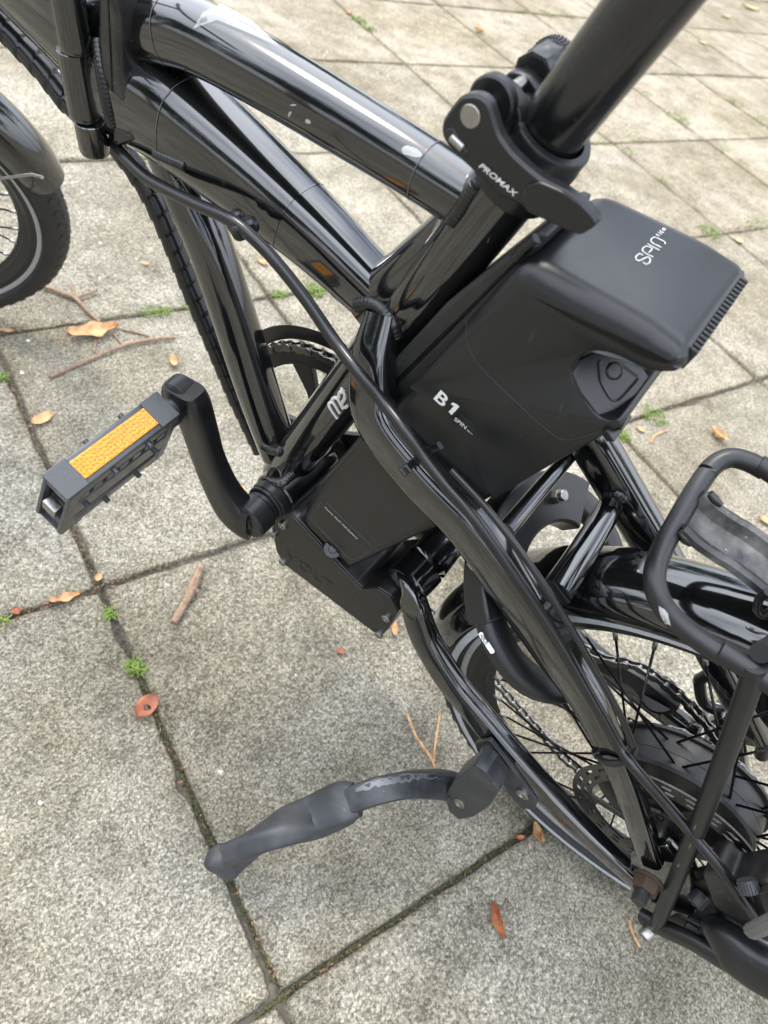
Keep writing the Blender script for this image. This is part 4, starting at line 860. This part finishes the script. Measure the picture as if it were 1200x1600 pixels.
# ---- axle nut, brake caliper, motor lead
an = np.array([0, .0, RW]); nc = P(1003, 1397, .098); 
m = MB(); hexbolt(m, nc - Yv * .012, Yv, .0112, .010); cyl(m, nc - Yv * .015, nc - Yv * .0118, .0128, 28, .0008); obj('axle_nut', m, M['rust'], bike)
m = MB(); cyl(m, nc - Yv * .01, nc + Yv * .0085, .0062, 18, .0008)
for k in range(5): lathe(m, nc + Yv * (.0005 + .0016 * k), Yv, [(0, .0062), (.0005, .0066), (.001, .0062)], 18)
obj('axle_end', m, M['grime'], bike)
m = MB()
plate(m, [(1045, 1400), (1078, 1380), (1110, 1372), (1150, 1395), (1178, 1440), (1165, 1475), (1120, 1490), (1080, 1462), (1052, 1440)], .050, .066, .002, .005, yref=.066)
cal = obj('brake_caliper', m, M['grime'], bike)
m = MB(); plate(m, [(1100, 1352), (1125, 1350), (1145, 1372), (1205, 1362), (1230, 1400), (1215, 1450), (1170, 1440), (1120, 1405)], .052, .082, .003, .006, yref=.075); obj('caliper_body', m, M['grime'], cal)
m = MB(); plate(m, [(1148, 1375), (1168, 1372), (1182, 1400), (1168, 1412), (1150, 1400)], .078, .0845, .001, .002, yref=.08); plate(m, [(1190, 1380), (1215, 1372), (1235, 1420), (1210, 1440)], .078, .088, .001, .002, yref=.08); obj('caliper_cover', m, M['grime'], cal)
def knurl(c, ax, r, h, mat, parent):
    m = MB(); capbolt(m, c, ax, r, h); ax = nrm(ax); e1 = nrm(np.cross(ax, [0, 0, 1])); e2 = np.cross(ax, e1)
    for k in range(20): a = 2 * pi * k / 20; d = e1 * cos(a) + e2 * sin(a); box(m, np.asarray(c) + ax * h * .5 + d * r, (ax, d, np.cross(ax, d)), (h * .4, .0005, .0006), .0002)
    return obj('socket_bolt', m, M[mat], parent)
knurl(P(1097, 1398, .068), nrm([.2, 1, -.25]), .0072, .011, 'standmetal', cal); knurl(P(1166, 1374, .083), nrm([-.75, .6, -.25]), .0066, .010, 'standmetal', cal)
m = MB(); plate(m, [(1042, 1432), (1058, 1424), (1108, 1452), (1118, 1478), (1098, 1480), (1056, 1458)], .066, .0725, .002, .006, yref=.07); cyl(m, P(1080, 1452, .072), P(1080, 1452, .0755), .0060, 20, .0008); obj('adapter_plate', m, M['grime'], cal)
m = MB(); hexbolt(m, P(1110, 1452, .072), Yv, .0085, .008); obj('adapter_nut', m, M['grime'], cal)
m = MB(); ptube(m, [(1128, 1440, .070, 30), (1122, 1458, .088, 62), (1140, 1478, .097, 84), (1180, 1508, .100, 92), (1240, 1540, .100, 92)], 28, 7, ref=(.3, 1, .2), lat=.62, pw=2.8); obj('motor_lead_cover', m, M['satin'], bike)
m = MB(); path, rr = ptube(m, [(1174, 1456, .104, 25), (1190, 1449, .106, 27), (1228, 1432, .106, 30)], 24, 8, lat=.8, mod=lambda i, th: 1 + .06 * cos(9 * th)); obj('braided_sleeve', m, M['braid'], bike)

# ---- cables
def pd(px, py, y, toward): p = P(px, py, y); return p + nrm(CB - p) * toward
cb_ = [P(178, 222, .020), P(196, 246, .030), P(232, 280, .036), P(300, 316, .042), P(345, 336, .045), (P(380, 358, .046)), P(425, 402, .046), P(475, 464, .046), P(522, 532, .050), P(560, 582, .058), pd(598, 628, .044, .022), pd(632, 672, .05, .024), pd(660, 712, .05, .0255), pd(694, 755, .051, .026), pd(740, 808, .053, .027), pd(800, 893, .055, .0275), pd(862, 985, .057, .0255), pd(905, 1058, .060, .022), pd(945, 1128, .063, .0185), pd(968, 1168, .065, .016), P(992, 1200, .078), P(1040, 1255, .078), P(1085, 1308, .080), P(1130, 1362, .084), P(1170, 1418, .088), P(1185, 1440, .088)]
q = crom(cb_, 7); m = MB(); sweep(m, q, [.0042] * len(q), 14); obj('brake_cable', m, M['cable'], bike)
cb2 = [p + np.array([-.006, 0, .006]) for p in (pd(690, 735, .049, .024), pd(745, 795, .053, .026), pd(810, 880, .055, .0275), pd(868, 968, .057, .026), pd(915, 1048, .060, .022), pd(950, 1110, .063, .018), pd(972, 1160, .065, .015))]
q = crom(cb2, 7); m = MB(); sweep(m, q, [.0024] * len(q), 10); obj('sensor_cable', m, M['cable'], bike)
def tie(px, py, y, t, r):
    c = pd(px, py, y, .003); path = []; t = nrm(t); a0 = nrm(np.cross(t, CB - c)); b0 = np.cross(t, a0); m = MB()
    path = [c + (a0 * cos(2 * pi * k / 20) + b0 * sin(2 * pi * k / 20)) * r for k in range(20)]; sweep(m, path, [.0019] * 20, 8, ref=t, lat=1.5, closed=True, pw=4)
    box(m, c + a0 * r * 1.0, (t, a0, b0), (.003, .0028, .0026), .0008); return obj('cable_tie', m, M['satin'], bike)
c_t = pd(660, 714, .05, .024)
m = MB(); t_t = nrm(pd(694, 755, .051, .026) - pd(632, 672, .05, .024)); a_t = nrm(np.cross(t_t, CB - c_t)); b_t = np.cross(t_t, a_t)
sweep(m, crom([c_t + a_t * .014 - b_t * .004, c_t + a_t * .008 + b_t * .005, c_t + b_t * .0062, c_t - a_t * .008 + b_t * .004, c_t - a_t * .013 - b_t * .006], 5), [.0016] * 21, 8, ref=t_t, lat=1.7, pw=4); box(m, c_t + a_t * .0135 - b_t * .001, (t_t, a_t, b_t), (.003, .0032, .0026), .0008); obj('cable_tie', m, M['satin'], bike)
tie(962, 1168, .062, P(990, 1255, .068) - P(945, 1145, .063), .0150)
tie(868, 980, .057, P(905, 1060, .06) - P(840, 950, .055), .020) if False else None
m = MB(); cyl(m, P(366, 348, .042), P(378, 366, .048), .0058, 14, .0014); cyl(m, P(388, 346, .034), P(394, 358, .040), .0052, 14, .002); cyl(m, P(368, 336, .036), P(374, 344, .040), .0050, 12, .0016); box(m, P(382, 352, .040), ((1, 0, 0), Yv, (0, 0, 1)), (.0045, .004, .003), .001); obj('cable_clip', m, M['satin'], bike)
# spiral wrapped loom under the frame
sp_ = [(-30, 5, -.004, 40), (30, 68, -.004, 40), (70, 112, -.004, 38), (108, 160, -.004, 38), (160, 205, -.006, 38), (200, 248, -.008, 38), (240, 310, -.010, 38), (272, 385, -.011, 34), (300, 455, -.012, 33), (335, 540, -.012, 30), (365, 612, -.012, 29), (392, 670, -.012, 28), (408, 705, -.010, 26)]
pts = crom([np.append(P(*s_[:3]), rad(P(*s_[:3]), s_[3])) for s_ in sp_], 40); path = [p[:3] for p in pts]; cum = np.concatenate([[0], np.cumsum([np.linalg.norm(path[i + 1] - path[i]) for i in range(len(path) - 1)])])
m = MB(); sweep(m, path, [p[3] for p in pts], 16, mod=lambda i, th: .90 + .13 * (((cum[i] / .0150) - th / (2 * pi)) % 1.0)); obj('cable_loom', m, M['cable'], bike, angle=70)

# ---- bare chips in the finish
def chip(tree, pts, mat='chip', parent=frame, lift=.0002):
    q = [hit(tree, a, b_, lift) for a, b_ in pts]
    if any(x[0] is None for x in q): return
    ch = hit(tree, sum(a for a, _ in pts) / len(pts), sum(b_ for _, b_ in pts) / len(pts), lift * 1.5)
    if ch[0] is None: return
    c = ch[0]; m = MB(); n = len(q); m.add([x[0] for x in q] + [c], [(i, (i + 1) % n, n) for i in range(n)]); return obj('paint_chip', m, M[mat], parent, smooth=False)
def blob(cx_, cy_, rx, ry, rot=0, n=11):
    return [(cx_ + (rx * cos(a) * k) * cos(rot) - (ry * sin(a) * k) * sin(rot), cy_ + (rx * cos(a) * k) * sin(rot) + (ry * sin(a) * k) * cos(rot)) for a, k in ((2 * pi * i / n, random.uniform(.72, 1.15)) for i in range(n))]
TT = bvh(MB().add([v for v in frame.children[1].data.vertices and [tuple(v.co) for v in frame.children[1].data.vertices]], [tuple(p.vertices) for p in frame.children[1].data.polygons])) if False else TREES['top_tube']
for b_ in ((645, 238, 17, 9, .35), (453, 178, 2.2, 5, .4), (482, 190, 5, 3.4, .6), (458, 164, 5, 1.5, 0)): chip(TREES['top_tube'], blob(*b_))
chip(TREES['rack'], blob(1038, 962, 6, 18, -.45), parent=rack); chip(TREES['battery'], blob(676, 430, 3, 2), parent=battery)
for a in ((1086, 1292, 1.6, 6), (1078, 1322, 1.2, 5), (1060, 1352, 2.2, 4)): chip(TREES['strut'], blob(*a, .4, 9), 'linegrey', parent=rack)
for k in range(26): chip(TREES['chainstay'], blob(random.uniform(680, 850), 0, 1.6, 1.6, 0, 6), parent=frame) if False else None
m = MB(); pts = [hit(TREES['top_tube'], a, b_, .0012)[0] for a, b_ in ((304, 46), (318, 22), (346, 18), (392, 44), (436, 74), (392, 56), (340, 34))]
if all(p is not None for p in pts):
    c = [p.copy() for p in pts]; c[2] = c[2] + np.array([0, 0, .003]); c[3] = c[3] + np.array([0, 0, .003]); m.add(c, [(0, 1, 2, 6), (2, 3, 5, 6), (3, 4, 5)]); fm, t_, b_ = newmat('peeling_clear_film'); b_.inputs['Base Color'].default_value = (.62, .63, .63, 1); b_.inputs['Roughness'].default_value = .25; b_.inputs['Alpha'].default_value = .25; M['film'] = fm; obj('peeling_film', m, fm, frame)

# ------------------------------------------------------------------ fallen leaves, twigs and growth in the joints
def thing_mesh(name, mb, mat, label, cat, group=None, **kw):
    o = obj(name, mb, mat, None, **kw); tag(o, label, cat, group); return o
def wpt(px, py, z=.002): return G(px, py, z)
def leafmesh(cx_, cy_, ln, wd, rot, curl=.25, hole=None, lobes=0, z=.002):
    "a curled leaf lying on the paving; sizes in photo pixels"
    c = G(cx_, cy_, z); e = G(cx_ + 10 * cos(rot), cy_ + 10 * sin(rot), z); sc = float((CC - c) @ CR[:, 2]) / FPX * .95; d = nrm(e - c); p = np.cross([0, 0, 1], d); L, Wd = ln * sc / 2, wd * sc / 2
    m = MB(); nu, nv = (26, 14) if hole else (12, 6); vs = []; idx = {}
    for i in range(nu + 1):
        t = i / nu * 2 - 1; half = Wd * (max(0, 1 - abs(t) ** 2.2)) ** .7 * (1 + (.35 * sin(t * lobes * 3.3 + 1) if lobes else 0)) + Wd * .04
        for j in range(nv + 1):
            s_ = j / nv * 2 - 1; h = curl * Wd * (s_ ** 2) + curl * L * .25 * (t ** 2) + random.uniform(0, .18) * Wd * (1 if lobes else (.12 if hole else .3))
            vs.append(c + d * (t * L) + p * (s_ * half) + np.array([0, 0, h + .0006]))
    fs = []
    for i in range(nu):
        for j in range(nv):
            if hole and ((i + .5) / nu - hole[0]) ** 2 / hole[2] ** 2 + ((j + .5) / nv - hole[1]) ** 2 / hole[3] ** 2 < 1: continue
            a = i * (nv + 1) + j; fs.append((a, a + 1, a + nv + 2, a + nv + 1))
    n = len(vs); top = [v + np.array([0, 0, .00045]) for v in vs]
    m.add(vs, fs); m.add(top, fs); sweep(m, [c - d * L, c - d * (L * 1.3) + p * (.1 * L)], [.0006, .0004], 6, ref=(0, 0, 1)); return m
thing_mesh('fallen_leaf', leafmesh(229, 1104, 46, 30, -.85, .22, (.47, .42, .12, .20)), M['leaf_red'], 'red and orange leaf with a hole, beside the long joint left of the kickstand', 'leaf')
thing_mesh('fallen_leaf', leafmesh(146, 522, 84, 30, -.18, .5, None, 2), M['leaf_orange'], 'large crumpled tan leaf under the forked twig behind the front wheel', 'leaf')
thing_mesh('fallen_leaf', leafmesh(66, 656, 40, 20, -.5, .3), M['leaf_orange'], 'small brown leaf on the left joint, left of the pedal', 'leaf')
thing_mesh('fallen_leaf', leafmesh(271, 568, 14, 26, 0, .5), M['leaf_orange'], 'tiny orange leaf scrap just above the crank end', 'leaf')
thing_mesh('fallen_leaf', leafmesh(10, 518, 24, 9, .1, .4), M['leaf_orange'], 'orange leaf scrap at the left edge on the upper joint', 'leaf')
thing_mesh('fallen_leaf', leafmesh(772, 1440, 14, 54, -.25, .6), M['leaf_red'], 'narrow rust brown catkin lying on the slab below the rear wheel', 'catkin')
thing_mesh('fallen_leaf', leafmesh(837, 1304, 12, 34, -.3, .7), M['leaf_orange'], 'curled orange scrap touching the rear tyre on the lower joint', 'leaf')
thing_mesh('fallen_leaf', leafmesh(812, 1309, 16, 7, -.1, .4), M['leaf_red'], 'small red brown scrap on the lower joint next to the rear tyre', 'leaf')
thing_mesh('fallen_leaf', leafmesh(1120, 682, 16, 32, -.4, .5), M['leaf_orange'], 'orange scrap on the bare slab above the luggage rack', 'leaf')
thing_mesh('fallen_leaf', leafmesh(1000, 672, 16, 9, .6, .4), M['leaf_orange'], 'faint orange scrap just behind the battery corner', 'leaf')
thing_mesh('fallen_leaf', leafmesh(1198, 816, 34, 16, .4, .4), M['leaf_orange'], 'orange leaf at the right edge beyond the rack', 'leaf')
thing_mesh('fallen_leaf', leafmesh(1153, 378, 16, 14, .7, .4), M['leaf_pale'], 'small yellow leaf by the reddish joint right of the battery', 'leaf')
thing_mesh('fallen_leaf', leafmesh(1172, 14, 32, 12, .35, .4), M['leaf_pale'], 'pale curled leaf near the top right corner', 'leaf')
thing_mesh('fallen_leaf', leafmesh(1134, 27, 18, 8, .2, .4), M['leaf_pale'], 'yellow leaf scrap left of the pale curled leaf in the top right corner', 'leaf')
thing_mesh('fallen_leaf', leafmesh(1098, 68, 13, 9, .6, .3), M['leaf_pale'], 'white scrap on the paving right of the seat post', 'leaf')
thing_mesh('fallen_leaf', leafmesh(748, 50, 10, 20, -.5, .4), M['leaf_orange'], 'brown leaf scrap in the joint above the seat clamp', 'leaf')
thing_mesh('fallen_leaf', leafmesh(545, 21, 12, 10, .3, .3), M['leaf_red'], 'red brown crumb above the grass tuft behind the top tube', 'leaf')
thing_mesh('fallen_leaf', leafmesh(410, 411, 22, 9, .6, .4), M['leaf_orange'], 'orange scrap seen between the lower tube and the brake cable', 'leaf')
thing_mesh('fallen_leaf', leafmesh(374, 764, 26, 13, .7, .4), M['leaf_orange'], 'orange leaf half hidden behind the bottom of the crank', 'leaf')
thing_mesh('fallen_leaf', leafmesh(102, 936, 52, 14, -.25, .6, None, 2), M['leaf_orange'], 'torn brown leaf lying along the joint left of the slab corner', 'leaf')
thing_mesh('fallen_leaf', leafmesh(26, 956, 16, 12, .9, .5), M['leaf_red'], 'rust brown scrap in the joint at the left edge of the picture', 'leaf')
thing_mesh('fallen_leaf', leafmesh(154, 904, 12, 14, .2, .5), M['leaf_orange'], 'tan scrap right on the slab corner', 'leaf')
thing_mesh('fallen_leaf', leafmesh(615, 985, 12, 24, .1, .5), M['leaf_orange'], 'orange scrap poking out under the controller box', 'leaf')
thing_mesh('fallen_leaf', leafmesh(532, 1018, 14, 10, .3, .3), M['leaf_red'], 'reddish crumb on the slab below the controller box', 'leaf')
thing_mesh('fallen_leaf', leafmesh(226, 412, 14, 6, .3, .3), M['leaf_orange'], 'orange crumb on the slab right of the front tyre', 'leaf')
def twig(paths, label, mat='bark', name='twig'):
    m = MB()
    for pts in paths:
        q = [np.append(G(a, b_, z), r_) for a, b_, z, r_ in pts]; q = crom(q, 6); sweep(m, [x[:3] for x in q], [max(.0003, x[3] * (1 + random.uniform(-.1, .1))) for x in q], 8, ref=(0, 0, 1))
    return thing_mesh(name, m, M[mat], label, 'twig')
twig([[(314, 884, .006, .0052), (306, 905, .007, .0056), (297, 925, .007, .0062), (290, 940, .006, .0050), (271, 973, .006, .0044)], [(302, 918, .007, .003), (310, 926, .007, .0022)]], 'thick broken brown twig on the slab below the crank')
twig([[(77, 589, .005, .0030), (130, 566, .005, .0028), (190, 541, .006, .0028), (240, 530, .006, .0030), (274, 527, .006, .0026)]], 'long straight brown twig below the tan leaf')
twig([[(66, 446, .006, .0034), (95, 457, .006, .0036), (118, 466, .006, .0036), (135, 484, .006, .0032), (156, 503, .006, .0028)], [(117, 466, .006, .0026), (112, 440, .008, .0018)], [(118, 466, .006, .0026), (152, 453, .006, .0020)], [(178, 522, .004, .0018), (195, 542, .004, .0014)], [(150, 530, .004, .0016), (147, 552, .003, .0014)], [(172, 510, .004, .0016), (215, 520, .003, .0018), (234, 526, .003, .001)]], 'forked brown twig reaching from the front tyre to the tan leaf')
twig([[(636, 1115, .005, .0016), (650, 1150, .006, .0018), (672, 1182, .006, .0018), (680, 1200, .006, .0016)], [(687, 1118, .004, .0013), (680, 1165, .005, .0015), (678, 1190, .006, .0014)]], 'thin orange pine needle pair standing above the kickstand leg', 'leaf_orange', 'pine_needles')
twig([[(983, 1438, .004, .0014), (988, 1458, .004, .0016), (1000, 1480, .004, .0014)]], 'single orange pine needle beside the rack bolt', 'leaf_orange', 'pine_needles')
twig([[(1017, 692, .003, .0016), (1024, 680, .003, .0018), (1044, 672, .003, .0014)]], 'curved tan needle on the slab behind the battery', 'leaf_orange', 'pine_needles')
# grass in the joints, one mass
gm = MB()
def tuft(px, py, rpx, n, hgt):
    c = G(px, py, 0); e = G(px + rpx, py, 0); r = np.linalg.norm(e - c)
    for k in range(int(n * 1.5)):
        a = random.uniform(0, 2 * pi); b_ = c + np.array([cos(a), sin(a), 0]) * r * sqrt(random.random()) + np.array([0, 0, -.004]); a2 = random.uniform(0, 2 * pi); L = hgt * random.uniform(.4, 1.15); d = np.array([cos(a2), sin(a2), 0]); sd2 = np.array([-sin(a2), cos(a2), 0]) * random.uniform(.0006, .0013)
        m1 = b_ + d * L * .35 + np.array([0, 0, L * .65]); tp = b_ + d * L * .95 + np.array([0, 0, L * .75]); gm.add([b_ - sd2, b_ + sd2, m1 + sd2 * .8, m1 - sd2 * .8, tp], [(0, 1, 2, 3), (3, 2, 4)])
for a in ((212, 1046, 12, 70, .014), (171, 958, 10, 45, .010), (235, 488, 16, 60, .010), (255, 485, 14, 60, .010), (298, 480, 12, 60, .012), (437, 461, 10, 60, .012), (492, 455, 15, 90, .014), (560, 32, 10, 70, .016), (575, 44, 10, 60, .014), (1108, 363, 14, 110, .016), (1186, 352, 16, 60, .014), (1022, 651, 18, 110, .014), (972, 682, 10, 60, .014), (1150, 162, 9, 60, .014), (1188, 190, 9, 50, .012), (1058, 184, 12, 70, .013), (1066, 190, 8, 40, .012), (940, 220, 14, 60, .010), (990, 216, 10, 40, .010), (980, 236, 10, 50, .012), (1130, 233, 10, 60, .012), (1040, 286, 10, 40, .010), (1058, 114, 8, 40, .010), (855, 23, 9, 60, .014), (888, 26, 9, 50, .012), (808, 17, 9, 50, .012), (1098, 48, 12, 60, .012), (1155, 56, 12, 50, .012), (690, 100, 10, 30, .008), (1014, 148, 8, 30, .010), (8, 970, 8, 30, .008), (2, 590, 10, 50, .012), (1118, 32, 12, 30, .008), (1200, 410, 8, 20, .01), (1085, 120, 10, 25, .008)): tuft(*a)
tag(obj('joint_grass', gm, M['grass'], smooth=False), kind='stuff')
# moss cushions and brown litter along the joints
mm_ = MB(); lm_ = MB()
def along(pts, fn, step):
    q = crom([np.array([a, b_, 0.0]) for a, b_ in pts], 30); acc = 0
    for i in range(len(q) - 1):
        acc += np.linalg.norm(q[i + 1] - q[i])
        while acc > step: acc -= step; fn(q[i][0], q[i][1])
def mossdot(px, py):
    if random.random() < .35: return
    c = G(px + random.gauss(0, 2.6), py + random.gauss(0, 2), -.0050); r = random.uniform(.0008, .0026); lathe(mm_, c, (random.uniform(-.2, .2), random.uniform(-.2, .2), 1), [(-.001, r), (r * .35, r * .95), (r * .7, r * .6), (r * .85, .0002)], 7)
def litterdot(px, py):
    if random.random() < .45: return
    c = G(px + random.gauss(0, 4), py + random.gauss(0, 3), random.uniform(-.004, .002)); d = nrm([random.gauss(0, 1), random.gauss(0, 1), random.gauss(0, .25)]); p = nrm(np.cross(d, [random.gauss(0, .3), random.gauss(0, .3), 1])); L, w_ = random.uniform(.0012, .0048), random.uniform(.0006, .0018); up = np.cross(d, p) * .0004
    lm_.add([c - d * L, c + p * w_ + up, c + d * L, c - p * w_ - up], [(0, 1, 2), (0, 2, 3)])
J1 = [(5, 580), (80, 752), (157, 922), (217, 1060), (330, 1310), (440, 1550)]; J2 = [(0, 966), (80, 944), (150, 920), (250, 884), (330, 852)]; J3 = [(440, 1558), (540, 1490), (650, 1420), (765, 1340), (840, 1292)]; J4 = [(0, 520), (120, 502), (225, 487), (300, 478), (423, 463), (520, 455)]
along(J1[3:], mossdot, 1.1); along(J3, mossdot, .9); along([(0, 966), (60, 952)], mossdot, 3); along([(225, 487), (310, 477)], mossdot, 2); along([(400, 1590), (447, 1558), (460, 1600)], mossdot, 2); along(J1[:3], mossdot, 6)
gr_ = MB()
def gritdot(px, py):
    c = G(px + random.gauss(0, 3.2), py + random.gauss(0, 2.4), random.uniform(-.0055, -.001)); r = random.uniform(.0005, .0019); q = [c + nrm(rng.normal(size=3)) * r * random.uniform(.7, 1.1) for _ in range(6)]
    gr_.add(q, [(0, 1, 2), (0, 2, 3), (0, 3, 4), (1, 4, 5), (2, 4, 5), (0, 1, 5), (2, 3, 5), (1, 3, 4)])
for J_ in (J1, J2, J3, J4, [(377, 402), (450, 500)], [(962, 667), (1172, 595)]): along(J_, gritdot, .8)
for k in range(500): gritdot(random.uniform(0, 1200), random.uniform(500, 1600)) if False else None
tag(obj('joint_grit', gr_, M['soil'], smooth=False), kind='stuff')
along(J2, litterdot, 2.2); along(J1[:3], litterdot, 4); along(J3, litterdot, 9); along([(1110, 364), (1196, 352)], litterdot, .18); along(J4, litterdot, 4); along([(377, 402), (450, 500)], litterdot, 3); along([(962, 667), (1172, 595)], litterdot, 5); along(J1[3:], litterdot, 10)
for k in range(120): litterdot(random.uniform(0, 1200), random.uniform(380, 1600))
tag(obj('joint_moss', mm_, M['moss'], smooth=True), kind='stuff'); tag(obj('leaf_litter', lm_, M['litter'], smooth=False), kind='stuff')

# ------------------------------------------------------------------ unseen trees, added so the glossy paint mirrors dark bands low in the sky
M['leaves'] = organic('tree_foliage', [(.02, .035, .010), (.045, .075, .02), (.09, .12, .035)], 4, .6, 0)
def crownmesh(seed, hgt, r):
    rg = np.random.default_rng(seed); m = MB(); cl_ = [(rg.normal(0, r * .42), rg.normal(0, r * .42), hgt * (.40 + .52 * rg.random())) for _ in range(34)]
    for c in cl_:
        cr2 = r * rg.uniform(.22, .40)
        for k in range(95):
            d = nrm(rg.normal(size=3)); p = np.array(c) + d * cr2 * rg.random() ** .4; a = nrm(rg.normal(size=3)); b_ = nrm(np.cross(a, rg.normal(size=3))); L = rg.uniform(.06, .13)
            m.add([p - a * L, p + b_ * L * .5, p + a * L, p - b_ * L * .5], [(0, 1, 2, 3)])
    return m.mesh('crown', M['leaves'], False), cl_
def trunkmesh(hgt, cl_):
    m = MB(); sweep(m, crom([(0, 0, -.05), (.05, .02, hgt * .25), (0, .06, hgt * .5), (.04, 0, hgt * .8)], 4), list(np.linspace(.14, .05, 13)), 10, ref=(1, 0, 0))
    for c in cl_[:9]: b_ = np.array([.02, .03, hgt * .35]); sweep(m, crom([b_, (b_ + np.array(c)) / 2 + np.array([0, 0, -.2]), np.array(c)], 3), list(np.linspace(.05, .012, 7)), 6, ref=(1, 0, 0))
    return m.mesh('trunk', M['bark'])
kinds = []
for sd3, h3, r3 in ((1, 6.4, 2.1), (2, 4.4, 1.7)):
    cm, cl3 = crownmesh(sd3, h3, r3); kinds.append((cm, trunkmesh(h3, cl3)))
for n3, (az, ds, kd, sc) in enumerate(((6, 8.6, 0, 1.0), (24, 8.6, 0, .82), (44, 9.0, 0, .86), (58, 9.6, 0, .95), (152, 6.6, 1, .9), (170, 5.8, 1, 1.0), (190, 6.2, 1, 1.0), (210, 7.0, 1, 1.05), (-30, 10.5, 0, .9), (-60, 9.5, 1, 1.1), (240, 8.5, 1, 1.1), (275, 9.0, 0, .8))):
    t = bpy.data.objects.new('tree', None); COL.objects.link(t); t.location = (CC[0] + ds * cos(radians(az)), CC[1] + ds * sin(radians(az)), 0); t.rotation_euler = (0, 0, n3 * 1.3); t.scale = (sc, sc, sc)
    tag(t, 'unseen leafy green tree, added to darken reflections in the glossy paint', 'tree', 'unseen trees added for the paint reflections'); link('crown', kinds[kd][0], t); link('trunk', kinds[kd][1], t)
